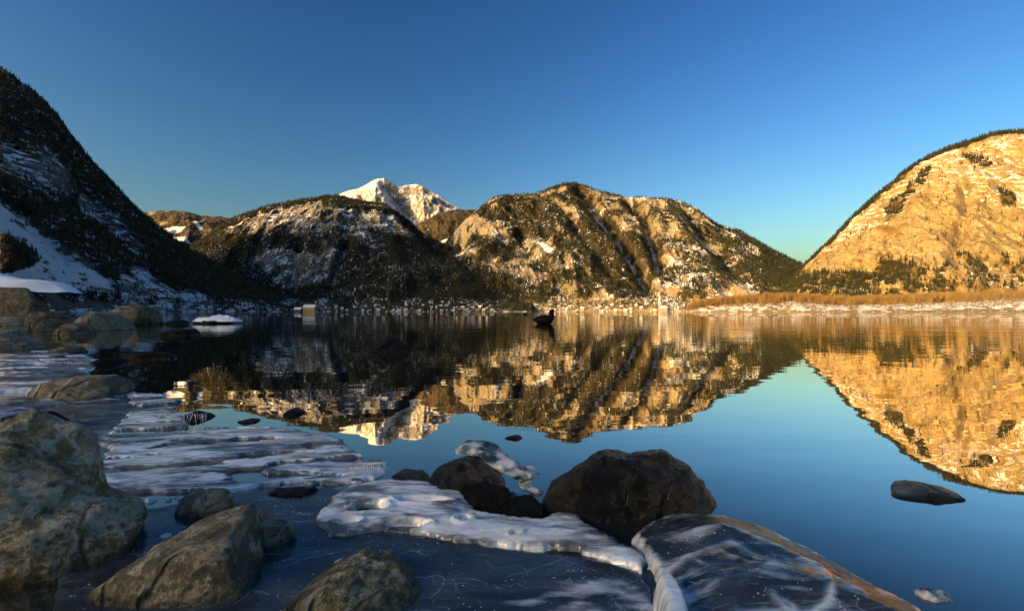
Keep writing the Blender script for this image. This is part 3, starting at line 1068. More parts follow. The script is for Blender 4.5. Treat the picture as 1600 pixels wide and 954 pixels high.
def box_data(x0, x1, y0, y1, z0, z1):
    v = [(x, y, z) for z in (z0, z1) for y in (y0, y1) for x in (x0, x1)]
    return v, [(0, 2, 3, 1), (4, 5, 7, 6), (0, 1, 5, 4), (2, 6, 7, 3), (0, 4, 6, 2), (1, 3, 7, 5)]


def wall_mesh(L, W, Hh, G, mat):
    v = [(-L, -W, -6), (L, -W, -6), (L, W, -6), (-L, W, -6), (-L, -W, Hh), (L, -W, Hh), (L, W, Hh), (-L, W, Hh), (-L, 0, Hh + G), (L, 0, Hh + G)]
    bm = bmesh.new()
    vs = [bm.verts.new(p) for p in v]
    for q in ((0, 1, 5, 4), (2, 3, 7, 6), (1, 2, 6, 9, 5), (3, 0, 4, 8, 7), (4, 5, 9, 8), (6, 7, 8, 9)):
        bm.faces.new([vs[k] for k in q])
    me = bpy.data.meshes.new('wall')
    bm.to_mesh(me)
    me.materials.append(mat)
    return me


def roof_mesh(L, W, Hh, G, mat, over=0.8, th=0.5):
    L2 = L + over
    k = G / W
    W2, z0 = W + over, Hh - over * k
    v, f = [], []
    for x in (-L2, L2):
        v += [(x, -W2, z0 + .1), (x, 0, Hh + G + .1), (x, W2, z0 + .1), (x, W2, z0 + .1 + th), (x, 0, Hh + G + .1 + th), (x, -W2, z0 + .1 + th)]
    bm = bmesh.new()
    vs = [bm.verts.new(p) for p in v]
    for a, b in ((0, 1), (1, 2), (2, 3), (3, 4), (4, 5), (5, 0)):
        bm.faces.new([vs[a], vs[b], vs[6 + b], vs[6 + a]])
    bm.faces.new([vs[q] for q in (0, 5, 4, 1)])
    bm.faces.new([vs[q] for q in (1, 4, 3, 2)])
    bm.faces.new([vs[q] for q in (6, 7, 10, 11)])
    bm.faces.new([vs[q] for q in (7, 8, 9, 10)])
    bmesh.ops.recalc_face_normals(bm, faces=bm.faces)
    me = bpy.data.meshes.new('roof')
    bm.to_mesh(me)
    me.materials.append(mat)
    return me


def box_mesh(name, b, mat):
    v, f = box_data(*b)
    return mesh_np(name, v, f, mat, smooth=False)


HT = []
for L, W, Hh, G, wm in ((6, 4.5, 6, 3.5, 'plaster'), (8, 5.5, 7.5, 4, 'plaster'), (5, 4, 4, 3, 'timber'), (10, 6, 8, 4.5, 'ochre')):
    wins = [box_mesh('window', (x - .7, x + .7, -W - .06, -W + .1, z, z + 1.5), M['glass']) for x in (-L * .55, 0, L * .55) for z in (1.2,)]
    HT.append((wall_mesh(L, W, Hh, G, M[wm]), roof_mesh(L, W, Hh, G, M['roof_snow']), wins))


def house(p, kind, rz, label, group, s=1.0, cat='house', name='house'):
    t_ = empty(name, p, rz)
    t_.scale = (s, s, s)
    w, r, wins = HT[kind]
    link('wall', w, t_)
    link('roof', r, t_)
    for q in wins:
        link('window', q, t_)
    return tag(t_, label, cat, group)


def spots(grid, n, x0, x1, z0, z1, rng, gap=7):
    g = GRIDS[grid]
    ok = (g['PX'] > x0) & (g['PX'] < x1) & (g['P'][..., 2] > z0) & (g['P'][..., 2] < z1) & (g['T'] < 0.5)
    c = g['P'][ok]
    out = []
    for p in c[rng.permutation(len(c))]:
        if all((p[0] - q[0]) ** 2 + (p[1] - q[1]) ** 2 > gap * gap for q in out):
            out.append(p)
        if len(out) >= n:
            break
    return out


rh = np.random.default_rng(9)
for grid, n, x0, x1, z1, lab, grp in (
        ('dark_slope', 12, 215, 440, 10, 'snow roofed house at the foot of the dark left slope', 'houses under the dark slope'),
        ('wooded_mountain', 36, 500, 770, 26, 'snow roofed village house in blue shade left of the swimming coot', 'village houses in blue shade'),
        ('central_mountain', 40, 780, 1010, 30, 'snow roofed village house below the central mountain near the coot', 'village houses below the central mountain'),
        ('central_mountain', 14, 1022, 1100, 14, 'sunlit house on the shore below the central mountain', 'sunlit shore houses')):
    for p in spots(grid, n, x0, x1, 1.0, z1, rh, 22):
        kd = int(rh.choice(4, p=(0.42, 0.22, 0.31, 0.05)))
        house(Vector(p), kd, rh.uniform(-0.6, 0.6), ('pale walled ', 'larger pale walled ', 'dark timber ', 'ochre walled ')[kd] + lab, grp, rh.uniform(0.75, 1.1))
# large boathouse with ochre wall and its dark neighbour
b = at(484, 484.6, 1500)
b.z = 1.2
boathouse = house(b, 3, 0.12, 'long ochre walled boathouse with snowy roof on the far shaded shore', None, 1.75, 'boathouse', 'boathouse')
b = at(466, 485, 1460)
b.z = 0.8
house(b, 2, 0.05, 'low dark timber boat shed beside the ochre boathouse', None, 1.9, 'shed', 'boat_shed')
# little white chapel with a spire, added for a bright cone on the shore
b = at(1036, 484, 1925)
b.z = 4.0
ch = empty('chapel', b)
ch.scale = (1.6, 1.6, 1.6)
link('nave', wall_mesh(9, 5, 8, 5, M['plaster']), ch)
link('roof', roof_mesh(9, 5, 8, 5, M['roof_snow']), ch)
link('tower', box_mesh('tower', (-12.5, -8.5, -2, 2, -6, 20), M['plaster']), ch)
sv = [(-13, -2.5, 20), (-8, -2.5, 20), (-8, 2.5, 20), (-13, 2.5, 20), (-10.5, 0, 34)]
link('spire', mesh_np('spire', sv, [(0, 1, 4), (1, 2, 4), (2, 3, 4), (3, 0, 4), (0, 3, 2), (0, 2, 1)], M['roof_snow'], smooth=False), ch)
tag(ch, 'pale sunlit chapel with pointed spire, added for a bright cone on the shore right of the coot', 'chapel')


# ------------------------------------------------------------------ rocks
def ico(sub):
    bm = bmesh.new()
    bmesh.ops.create_icosphere(bm, subdivisions=sub, radius=1.0)
    v = np.array([p.co[:] for p in bm.verts])
    f = np.array([[q.index for q in fa.verts] for fa in bm.faces])
    bm.free()
    return v, f


ICO = {s: ico(s) for s in (4, 5, 6)}


def rock(name, label, sil, depth, thick, mat, seed, sub=5, rough=0.06, cuts=6, under=0.6, fine=0.012, boxy=0.8, cat='rock', group=None, cz=None, facet=0.9):
    """sil: outline above the water in photo pixels, left to right; it stands at `depth` metres and is `thick` metres deep each way."""
    s = np.array([[at(x, y, depth)[0], at(x, y, depth)[2]] for x, y in sil])
    x0, x1, zt = s[:, 0].min(), s[:, 0].max(), s[:, 1].max()
    cx = (x0 + x1) / 2
    low = -under * max(zt, 0.25 * (x1 - x0) * 0.5)
    cz = cz if cz is not None else min(0.0, zt * 0.2)
    poly = list(map(tuple, s)) + [(x1 - 0.1 * (x1 - x0), low), (x0 + 0.1 * (x1 - x0), low)]
    th = np.linspace(-np.pi, np.pi, 361)
    rad = np.full(361, 1e-3)
    n = len(poly)
    for k in range(n):
        ax, az = poly[k][0] - cx, poly[k][1] - cz
        bx, bz = poly[(k + 1) % n][0] - cx, poly[(k + 1) % n][1] - cz
        ex, ez = bx - ax, bz - az
        dx, dz = np.cos(th), np.sin(th)
        den = dx * ez - dz * ex
        den = np.where(np.abs(den) < 1e-12, 1e-12, den)
        tt = (ax * ez - az * ex) / den
        uu = (ax * dz - az * dx) / den
        ok = (tt > 0) & (uu >= -1e-6) & (uu <= 1 + 1e-6)
        rad = np.where(ok, np.maximum(rad, tt), rad)
    ker = np.hanning(9)
    ker /= ker.sum()
    rad = np.convolve(np.concatenate([rad[-5:-1], rad, rad[1:5]]), ker, 'valid')
    d, f = ICO[sub]
    ang = np.arctan2(d[:, 2], d[:, 0])
    rr = np.interp(ang, th, rad)
    m = np.sqrt(d[:, 0] ** 2 + d[:, 2] ** 2)
    mm = m ** boxy / np.maximum(m, 1e-6)
    if facet:
        frnd = np.random.default_rng(seed + 500)
        g = np.full(len(d), 9.0)
        for _ in range(34):
            nv = frnd.normal(size=3)
            nv /= np.linalg.norm(nv)
            dn = d @ nv
            g = np.minimum(g, np.where(dn > 0.05, frnd.uniform(0.80, 1.0) / np.maximum(dn, 0.05), 9.0))
        g = np.clip(g * 1.06, 0.75, 1.07)
        rr = rr * (1 + facet * (g - 1))
        thick = thick * (1 + facet * (g - 1))
    P = np.stack([rr * d[:, 0] * mm, thick * np.sign(d[:, 1]) * np.abs(d[:, 1]) ** boxy, rr * d[:, 2] * mm], -1)
    size = max(x1 - x0, 1e-3) * 0.5
    rnd = np.random.default_rng(seed)
    # flat broken faces
    for _ in range(cuts):
        nv = rnd.normal(size=3)
        nv[2] = abs(nv[2]) * 0.6
        nv /= np.linalg.norm(nv)
        pr = P @ nv
        lim = np.quantile(pr, rnd.uniform(0.90, 0.97))
        over = np.clip(pr - lim, 0, None)
        P = P - nv * (over * 0.8)[:, None]
    q = P / size
    nrm = d / np.linalg.norm(d, axis=1)[:, None]
    disp = rough * fbm(q * 1.3 + seed, 5, 0.55) + rough * 0.6 * (fbm(q * 2.4 + seed + 9, 5, ridged=True) - 0.6) + fine * (fbm(q * 7 + seed, 5, 0.65) + 0.7 * (fbm(q * 5 + seed + 3, 4, 0.6, ridged=True) - 0.6))
    P = P + nrm * (disp * size)[:, None]
    P += np.array([0, 0, cz])
    me = mesh_np(name, P, f, mat)
    o = link(name, me)
    o.location = (cx, depth, 0)
    return tag(o, label, cat, group)


RW, RB, RF, RT = M['rock_wet'], M['rock_black'], M['rock_far'], M['rock_tan']
rock('boulder', 'large pale lichen covered boulder filling the lower left corner',
     [(-260, 760), (-150, 700), (-60, 672), (0, 664), (32, 664), (60, 674), (85, 695), (100, 718), (108, 745), (125, 775), (160, 785), (195, 793), (224, 806), (232, 822), (215, 850)],
     0.47, 0.075, M['rock_pale'], 3, 6, 0.08, 6, 0.9, 0.03)
rock('rock', 'smooth grey green ridge shaped rock at the bottom left, right of the pale boulder',
     [(95, 985), (135, 945), (165, 912), (200, 882), (240, 856), (290, 830), (335, 813), (370, 806), (402, 812), (420, 835), (432, 862), (440, 900), (445, 940)],
     0.43, 0.06, M['rock_grey'], 5, 6, 0.06, 5, 1.0, 0.022)
rock('rock', 'knobby grey rock end behind the smooth grey green rock at bottom left',
     [(345, 835), (365, 812), (400, 803), (436, 813), (450, 824), (452, 838)], 0.49, 0.03, M['rock_grey'], 6, 5, 0.07, 4, 0.9, 0.02)
rock('rock', 'small dull grey rock poking through thin ice above the grey green rock',
     [(266, 808), (275, 785), (300, 770), (325, 766), (350, 768), (366, 776), (372, 800)], 0.57, 0.022, M['rock_grey'], 8, 5, 0.07, 4)
rock('rock', 'mossy olive rock cut by the bottom edge of the frame',
     [(395, 985), (430, 940), (470, 915), (510, 898), (560, 890), (600, 895), (640, 918), (680, 945), (720, 985)], 0.40, 0.06, M['rock_moss'], 9, 6, 0.06, 4, 0.9, 0.02)
rock('rock', 'large dark wet domed rock standing in the water right of centre',
     [(838, 808), (854, 762), (882, 744), (912, 722), (945, 709), (1000, 705), (1036, 708), (1066, 722), (1088, 743), (1108, 760), (1130, 774), (1152, 788), (1158, 804)],
     0.58, 0.042, RW, 12, 6, 0.07, 3, 0.9, 0.03, facet=0.5)
rock('rock', 'dark wet rock capped with a splash of clear ice near the centre',
     [(668, 758), (676, 738), (692, 722), (708, 711), (735, 710), (752, 712), (775, 732), (795, 745), (806, 765)], 0.66, 0.05, RW, 14, 5, 0.08, 6, 0.9, 0.02)
rock('stone', 'small black stone between the white ice sheet and the domed rock',
     [(778, 812), (788, 790), (805, 780), (835, 781), (852, 792), (856, 812)], 0.57, 0.03, RB, 15, 5, 0.08, 5)
rock('rock', 'long low dark slab with a lit tip lying in open water at right',
     [(1345, 770), (1364, 760), (1400, 757), (1440, 757), (1470, 761), (1510, 767), (1545, 773), (1552, 778)], 0.63, 0.03, RW, 17, 5, 0.05, 5, 0.8, 0.015)
rock('stone', 'tiny dark stone breaking the water just above the ice capped rock', [(782, 690), (790, 683), (806, 680), (822, 682), (828, 690)], 0.90, 0.012, RB, 18, 4, 0.06, 4)
rock('rock', 'rounded tan rock frozen into the left ice sheet',
     [(66, 628), (76, 606), (95, 594), (120, 588), (150, 588), (175, 590), (190, 602), (192, 620)], 1.35, 0.11, RT, 20, 5, 0.06, 4)
rock('rock', 'flat black rock in dark water above the tan rock', [(178, 562), (190, 553), (205, 549), (222, 550), (246, 547), (262, 552), (272, 562)], 2.42, 0.10, RB, 22, 5, 0.05, 3)
rock('rock', 'isolated black rock in the water left of centre', [(568, 552), (580, 542), (594, 534), (608, 527), (628, 533), (642, 541), (656, 552)], 2.9, 0.12, RB, 23, 5, 0.06, 4)
rock('rock', 'dark rock behind the flat black rock near the left shore', [(246, 526), (254, 518), (268, 515), (280, 516), (296, 513), (306, 518), (314, 526)], 4.9, 0.2, RB, 24, 5, 0.05, 3)
rock('rock', 'small black rock beside the snow capped rock in the water', [(258, 507), (266, 502), (280, 500), (292, 503), (296, 507)], 9.2, 0.25, RB, 25, 4, 0.05, 3)
r12 = rock('rock', 'low rock with a crust of white snow standing offshore at left', [(300, 506), (306, 501), (325, 499), (350, 500), (372, 501), (380, 506)], 9.8, 0.35, RB, 26, 5, 0.05, 3)
# stones along the left bank
bank = [
    ('rock', 'squat brown rock at the left shore, left of the pointed grey rock', [(46, 522), (50, 505), (62, 494), (82, 486), (98, 488), (118, 498), (126, 510), (130, 522)], 6.0, 0.35, RF),
    ('rock', 'pale pointed rock at the left shore with a bright reflection', [(124, 524), (132, 506), (146, 494), (160, 485), (172, 487), (184, 502), (192, 514), (198, 524)], 6.2, 0.35, RT),
    ('rock', 'brown rock behind the pale pointed rock on the left shore', [(176, 503), (186, 488), (202, 478), (222, 476), (234, 480), (236, 490), (238, 503)], 9.0, 0.5, RF),
    ('rock', 'small brown rock in front of the squat brown rock', [(90, 527), (98, 512), (110, 505), (126, 506), (138, 514), (146, 527)], 5.0, 0.2, RF),
    ('rock', 'flat tan slab at the left frame edge below the snowy ledge', [(-40, 508), (-10, 497), (15, 494), (38, 497), (52, 503), (56, 508)], 8.2, 0.5, RT),
    ('rock', 'sloping tan rock at the left frame edge above the ice', [(-60, 552), (-40, 530), (-10, 518), (10, 517), (28, 528), (46, 541), (56, 552)], 3.0, 0.22, RT),
    ('rock', 'small round tan stone behind the sloping tan rock', [(4, 530), (10, 519), (22, 515), (34, 520), (40, 531)], 3.9, 0.12, RT),
    ('stone', 'thin brown stone at the upper edge of the left ice', [(78, 556), (92, 545), (112, 540), (130, 543), (138, 556)], 2.75, 0.11, RF),
    ('stone', 'small brown stone frozen in the left ice below the thin stone', [(80, 561), (86, 555), (96, 554), (102, 561)], 2.45, 0.05, RF),
    ('rock', 'black low rock to the left of the flat black rock', [(142, 572), (152, 562), (172, 559), (188, 563), (196, 572)], 2.2, 0.1, RB),
    ('stone', 'dark stone fringed with icicles at the edge of the left ice', [(278, 662), (286, 648), (300, 643), (318, 645), (332, 654), (345, 662)], 1.07, 0.035, RB),
    ('stone', 'flat dark stone right of the icicle fringed stone', [(352, 666), (370, 658), (390, 654), (412, 656), (424, 664)], 1.04, 0.025, RB),
    ('stone', 'small dark stone at the outer edge of the left ice', [(432, 652), (442, 642), (460, 638), (474, 643), (482, 652)], 1.12, 0.03, RB),
    ('rock', 'dark rock edge between the pale boulder and the left ice', [(-20, 690), (20, 655), (60, 643), (90, 648), (112, 668), (125, 690)], 0.95, 0.05, RB),
    ('stone', 'dark stone under the ice right of the pale boulder', [(95, 740), (105, 712), (120, 700), (134, 706), (140, 735)], 0.78, 0.03, RB),
    ('stone', 'dark stone showing between the two white ice sheets', [(392, 776), (420, 768), (460, 763), (505, 764), (530, 770), (535, 778)], 0.62, 0.02, RB),
    ('stone', 'dark stone at the back edge of the central ice sheet', [(600, 752), (612, 738), (640, 734), (668, 738), (680, 752)], 0.67, 0.02, RW),
    ('stone', 'dark stone below the ice splash right of the ice capped rock', [(706, 795), (720, 765), (760, 755), (800, 765), (815, 795)], 0.60, 0.03, RB),
]
for k, (nm, lab, sil, dp, th_, mt) in enumerate(bank):
    rock(nm, lab, sil, dp, th_, mt, 40 + k, 5 if k < 8 else 4, 0.07, 6)

# stone ledge with its snow cap at the far left
rock('stone_ledge', 'brown stone ledge at the left edge of the frame under thick snow',
     [(-260, 510), (-255, 455), (-100, 446), (0, 444), (60, 447), (100, 455), (116, 464), (119, 485), (121, 510)], 11.0, 1.0, RF, 71, 6, 0.03, 2, 0.5, 0.02, 0.45, cat='ledge', facet=0.2)


def snow_heap(label, x0, x1, depth, thick, base, height, seed, freq, power=2.6):
    """a drift of snow: noisy heightfield over a rounded footprint with a skirt below its rim"""
    xa, xb = (x0 - CX) / F * depth, (x1 - CX) / F * depth
    u, v = np.meshgrid(np.linspace(-1, 1, 140), np.linspace(-1, 1, 60), indexing='ij')
    r = (np.abs(u) ** power + np.abs(v) ** power) ** (1 / power)
    k = np.where(r > 1e-6, np.maximum(np.abs(u), np.abs(v)) / np.maximum(r, 1e-6), 1)
    u, v, r = u * k, v * k, np.clip(r * k, 0, 1)
    X, Y = (xa + xb) / 2 + u * (xb - xa) / 2, depth + v * thick
    q = np.stack([X * freq, Y * freq, 0 * X + seed], -1)
    X = X + 0.10 * thick * fbm(q * 1.5 + 7, 3)
    Y = Y + 0.10 * thick * fbm(q * 1.5 + 17, 3)
    Z = base + height * np.clip(1 - r ** 2.2, 0, 1) ** 0.8 * np.clip(0.65 + 0.9 * fbm(q, 5, 0.5), 0.10, 2) + 0.04 * height * fbm(q * 9, 3) - 0.2 * height * sstep(0.85, 1.0, r)
    me = mesh_np('snow_cap', np.stack([X - X.mean(), Y - depth, Z - base], -1).reshape(-1, 3), grid_faces(140, 60), M['snow'])
    o = link('snow_cap', me)
    o.location = (X.mean(), depth, base)
    return tag(o, label, 'snow')


snow_heap('crust of white snow on the low offshore rock at left', 304, 377, 9.8, 0.26, 0.068, 0.13, 27, 5.0)
snow_heap('thick rounded snow lying on the brown stone ledge at far left', -260, 118, 11.0, 0.90, 0.83, 0.62, 75, 0.6, 2.3)



# ------------------------------------------------------------------ ice
def ice(name, label, poly_px, z0, hfun, mat, res, edge, warp=0.01, frost=None, cat='ice', seed=0, group=None, wfreq=14.0, lift=1.0):
    """a sheet of ice lying on the water; poly_px is its outline in the photo, laid on the plane z0; hfun gives its relief"""
    poly = [ground(x, y, z0) for x, y in poly_px]
    a = np.array(poly)
    xs_ = np.arange(a[:, 0].min() - edge, a[:, 0].max() + edge, res)
    ys_ = np.arange(a[:, 1].min() - edge, a[:, 1].max() + edge, res)
    X, Y = np.meshgrid(xs_, ys_, indexing='ij')
    d = sdist(X, Y, poly)
    Q = np.stack([X, Y, 0 * X], -1)
    d = d + warp * fbm(Q * wfreq + seed, 4, 0.55) + 0.35 * warp * fbm(Q * wfreq * 6 + seed + 5, 4, 0.6)
    rim = np.sqrt(np.clip(d / edge, 0, 1) * (2 - np.clip(d / edge, 0, 1)))
    Z = -0.012 + rim * (0.012 + z0 * lift) + hfun(X, Y, d) * sstep(0, edge * 2.5, d)
    keep = d > -res * 1.5
    Z = np.where(d < 0, -0.012, Z)
    fr = frost(X, Y, d) if frost is not None else 0.6 + 0 * X
    v = np.stack([X, Y, Z], -1).reshape(-1, 3)
    f = grid_faces(*X.shape, keep & (Z > -0.03))
    v, f, used = compact(v, f)
    cxy = v[:, :2].mean(0)
    v = v - np.array([cxy[0], cxy[1], 0])
    me = mesh_np(name, v, f, mat)
    at_ = me.attributes.new('frost', 'FLOAT', 'POINT')
    at_.data.foreach_set('value', np.clip(fr, 0, 1).ravel()[used].astype(np.float32))
    o = link(name, me)
    o.location = (cxy[0], cxy[1], 0)
    return tag(o, label, cat, group)


def nz(X, Y, sx, sy, seed=0, o=4, rot=0.0, ridged=False):
    c, s = math.cos(rot), math.sin(rot)
    U, V = c * X + s * Y, -s * X + c * Y
    return fbm(np.stack([U * sx, V * sy, 0 * X + seed], -1), o, ridged=ridged)


def slits(X, Y, seed, sx=5.0, sy=26.0, rot=0.10):
    n = nz(X, Y, sx, sy, seed, 4, rot) + 0.3 * nz(X, Y, sx * 3, sy * 2.0, seed + 4, 3, rot)
    return n


def flow(X, Y, seed, sx, sy, rot, warp=0.03):
    """ridged flow lines: thin bright crests between longer troughs"""
    wx, wy = warp * nz(X, Y, 5, 7, seed + 3, 3), warp * 0.5 * nz(X, Y, 5, 7, seed + 6, 3)
    return nz(X + wx, Y + wy, sx, sy, seed, 4, rot, ridged=True)


def cut(sl, q, soft=0.05):
    """1 where the noise lies above its own quantile q"""
    a = np.quantile(sl, q)
    return sstep(a, a + soft, sl)


def warped(X, Y, seed, sx, sy, rot, warp):
    wx, wy = warp * nz(X, Y, 6, 9, seed + 3, 3), warp * 0.6 * nz(X, Y, 6, 9, seed + 6, 3)
    return slits(X + wx, Y + wy, seed, sx, sy, rot)


def A_h(X, Y, d):
    z = 0.006 * nz(X, Y, 5, 12, 2, 3, .15) + 0.003 * flow(X, Y, 61, 6, 16, .18, .08)
    return z * 0.7 - 0.022 * cut(warped(X, Y, 7, 5.0, 24, .16, .06), 0.72, 0.12)


A_f = lambda X, Y, d: 0.36 + 0.75 * nz(X, Y, 5, 20, 12, 5, .15) + 0.35 * flow(X, Y, 61, 6, 16, .18, .08) - 0.9 * cut(warped(X, Y, 7, 5.0, 24, .16, .06), 0.66, 0.10)
ice('ice_sheet', 'broad white streaked ice sheet with dark slits left of centre',
    [(196, 612), (240, 612), (282, 624), (266, 640), (300, 654), (292, 664), (360, 668), (420, 664), (480, 672), (538, 684), (545, 698), (575, 711), (606, 717), (606, 738), (560, 748), (518, 754), (470, 746), (430, 752), (380, 760), (330, 770), (270, 778), (220, 786), (150, 780), (118, 752), (128, 738), (165, 712), (150, 690), (185, 660), (215, 636)],
    0.005, A_h, M['ice_white'], 0.003, 0.006, 0.03, A_f, seed=1)
B1_h = lambda X, Y, d: (0.010 * nz(X, Y, 2, 6, 5, 4, .05) + 0.006 * flow(X, Y, 44, 2.0, 9, .05, .1) - 0.028 * cut(warped(X, Y, 17, 2.2, 9, .05, .15), 0.72, 0.12))
ice('ice_sheet', 'streaky white ice sheet frozen along the left edge below the tan rocks',
    [(-120, 565), (-60, 556), (20, 549), (90, 546), (150, 556), (156, 570), (140, 580), (150, 592), (196, 606), (200, 622), (120, 626), (70, 634), (0, 642), (-120, 660)],
    0.009, B1_h, M['ice_white'], 0.012, 0.05, 0.08, lambda X, Y, d: 0.32 + 0.7 * nz(X, Y, 2, 8, 12, 4) + 0.35 * flow(X, Y, 44, 2.0, 9, .05, .1), seed=2, wfreq=5)
ice('thin_ice', 'thin blue grey clear ice pane in front of the rounded tan rock',
    [(60, 638), (110, 628), (190, 622), (225, 634), (200, 660), (168, 690), (178, 712), (140, 742), (112, 740), (106, 715), (90, 680), (70, 660)],
    0.004, lambda X, Y, d: 0.0015 * nz(X, Y, 8, 12, 3), M['ice_milky'], 0.005, 0.012, 0.015, lambda X, Y, d: 0.4 + 0.6 * nz(X, Y, 10, 14, 22), seed=3)
DIMPLES = [(578, 776, 30, 5, 0.0), (577, 783, 27, 5, 0.1), (632, 803, 36, 5, -0.1), (705, 830, 22, 7, 0.5), (725, 798, 12, 5, 0.5), (806, 816, 10, 2.5, 0.2), (770, 832, 30, 4, 0.1), (860, 838, 40, 5, -0.1), (930, 850, 26, 3, -0.2), (540, 800, 22, 4, 0.1), (660, 772, 40, 4, 0.15)]


def C_h(X, Y, d):
    z = 0.005 * nz(X, Y, 6, 10, 31, 3, -.2) + 0.0028 * flow(X, Y, 33, 9, 22, -.15, .05) + 0.004 * sstep(0, 0.05, d)
    for px_, py_, w_, h_, rot in DIMPLES:
        cx_, cy_ = ground(px_, py_, 0.02)
        sx = w_ / F * cy_
        sy = h_ * cy_ * cy_ / (0.23 * F)
        u, v = X - cx_, Y - cy_
        u, v = u * math.cos(rot) + v * math.sin(rot) * 0.6, v * math.cos(rot) - u * math.sin(rot) * 0.6
        r = np.hypot(u / sx, v / sy) + 0.25 * nz(X, Y, 60, 80, px_, 2)
        z = z - 0.010 * sstep(1.12, 0.85, r) + 0.0035 * np.exp(-((r - 1.25) / 0.20) ** 2)
    return z


ice('ice_sheet', 'smooth glossy white ice sheet with rounded lip in the centre foreground',
    [(493, 818), (503, 792), (514, 770), (550, 756), (610, 746), (650, 745), (690, 755), (728, 770), (745, 794), (790, 802), (850, 808), (872, 795), (905, 800), (914, 816), (960, 835), (1000, 852), (1012, 868), (1002, 884), (960, 868), (900, 855), (830, 850), (760, 845), (700, 842), (650, 830), (600, 822), (550, 830), (510, 834)],
    0.007, C_h, M['ice_white'], 0.0016, 0.0055, 0.018, lambda X, Y, d: 0.34 + 0.8 * nz(X, Y, 7, 18, 41, 5, -.1) + 0.4 * flow(X, Y, 33, 9, 26, -.15) - 0.3 * sstep(0.010, 0.0, d), seed=4)


def swirl(X, Y):
    cx_, cy_ = ground(1160, 872, 0.02)
    wx, wy = 0.030 * nz(X, Y, 9, 12, 3, 3), 0.022 * nz(X, Y, 9, 12, 13, 3)
    u, v = X - cx_ + wx, (Y - cy_ + wy) * 1.5
    return np.hypot(u, v), np.arctan2(v, u)


def strokes(X, Y, lines, z=0.025):
    out = np.zeros(X.shape)
    wx, wy = 0.008 * nz(X, Y, 14, 18, 5, 2), 0.008 * nz(X, Y, 14, 18, 8, 2)
    for pts, w in lines:
        g = [ground(x, y, z) for x, y in pts]
        dd = seg_dist(X + wx, Y + wy, g)
        ww = w * (1.5 + 1.6 * nz(X, Y, 16, 22, 31, 3))
        out = np.maximum(out, np.exp(-(dd / np.maximum(ww, 0.0012)) ** 1.4))
    return out


DOME = [([(1022, 885), (1045, 872), (1080, 858), (1110, 848), (1140, 845), (1160, 855), (1185, 868), (1210, 872)], 0.0035), ([(1085, 852), (1120, 850), (1150, 862), (1180, 875), (1208, 877)], 0.003),
        ([(1210, 925), (1235, 940), (1265, 946), (1290, 935), (1296, 905), (1285, 885), (1275, 872)], 0.003), ([(1100, 945), (1160, 950), (1230, 948), (1300, 945), (1400, 960)], 0.005),
        ([(1225, 930), (1240, 935), (1248, 944)], 0.0025), ([(1310, 895), (1335, 905), (1350, 912)], 0.005), ([(1060, 830), (1130, 822), (1200, 838), (1260, 860)], 0.006)]
DARKICE = [([(795, 932), (830, 928), (870, 922), (900, 918)], 0.004), ([(905, 925), (940, 915), (985, 918), (1020, 935)], 0.008), ([(920, 905), (950, 925), (975, 945)], 0.002), ([(860, 960), (930, 950), (1000, 960)], 0.008)]


def D_h(X, Y, d):
    r, a = swirl(X, Y)
    return 0.017 * sstep(0.0, 0.09, d) - 0.010 * np.exp(-(r / 0.045) ** 2) + 0.003 * strokes(X, Y, DOME) + 0.003 * nz(X, Y, 10, 14, 9, 3)


def D_f(X, Y, d):
    return 0.18 + (0.34 + 0.5 * nz(X, Y, 14, 20, 55, 3)) * strokes(X, Y, DOME) + 0.4 * sstep(0.016, 0.002, d) + 0.30 * nz(X, Y, 7, 10, 19, 3) + 0.18 * flow(X, Y, 81, 9, 14, -.5, .06)


ice('ice_dome', 'clear glassy swirled ice dome with frosty rim at lower right',
    [(985, 830), (1010, 808), (1042, 798), (1090, 797), (1130, 798), (1200, 820), (1270, 854), (1330, 884), (1380, 913), (1440, 944), (1500, 985), (1560, 1020), (1100, 1020), (1060, 940), (1022, 892), (1005, 860)],
    0.012, D_h, M['ice_clear'], 0.0020, 0.009, 0.012, D_f, seed=5)
ice('clear_ice', 'dark transparent ice film with milky streaks across the bottom of the frame',
    [(150, 800), (235, 790), (330, 776), (430, 757), (520, 758), (560, 770), (640, 790), (700, 815), (760, 848), (830, 853), (900, 859), (960, 873), (1004, 890), (1022, 915), (1035, 960), (1040, 1030), (60, 1030), (80, 900)],
    0.003, lambda X, Y, d: 0.0012 * nz(X, Y, 8, 14, 6, 3, .2) + 0.006 * sstep(0.02, 0.16, X) * sstep(0.0, 0.06, d), M['ice_clear'], 0.0025, 0.012, 0.008,
    lambda X, Y, d: 0.08 + (0.4 + 0.6 * nz(X, Y, 14, 20, 56, 3)) * strokes(X, Y, DARKICE, 0.008) + 0.35 * nz(X, Y, 9, 22, 28, 4, .15) * sstep(0.02, 0.06, d), seed=6)
ice('frost_lump', 'white frosty lump of ice between the clear ice and the glassy dome',
    [(1016, 892), (1032, 884), (1052, 884), (1070, 900), (1085, 930), (1100, 1000), (1010, 1000), (1022, 960), (1026, 920)],
    0.03, lambda X, Y, d: 0.010 * nz(X, Y, 30, 40, 8) + 0.004 * nz(X, Y, 90, 110, 8), M['ice_white'], 0.0018, 0.010, 0.004, lambda X, Y, d: 0.9 + 0 * X, seed=7)


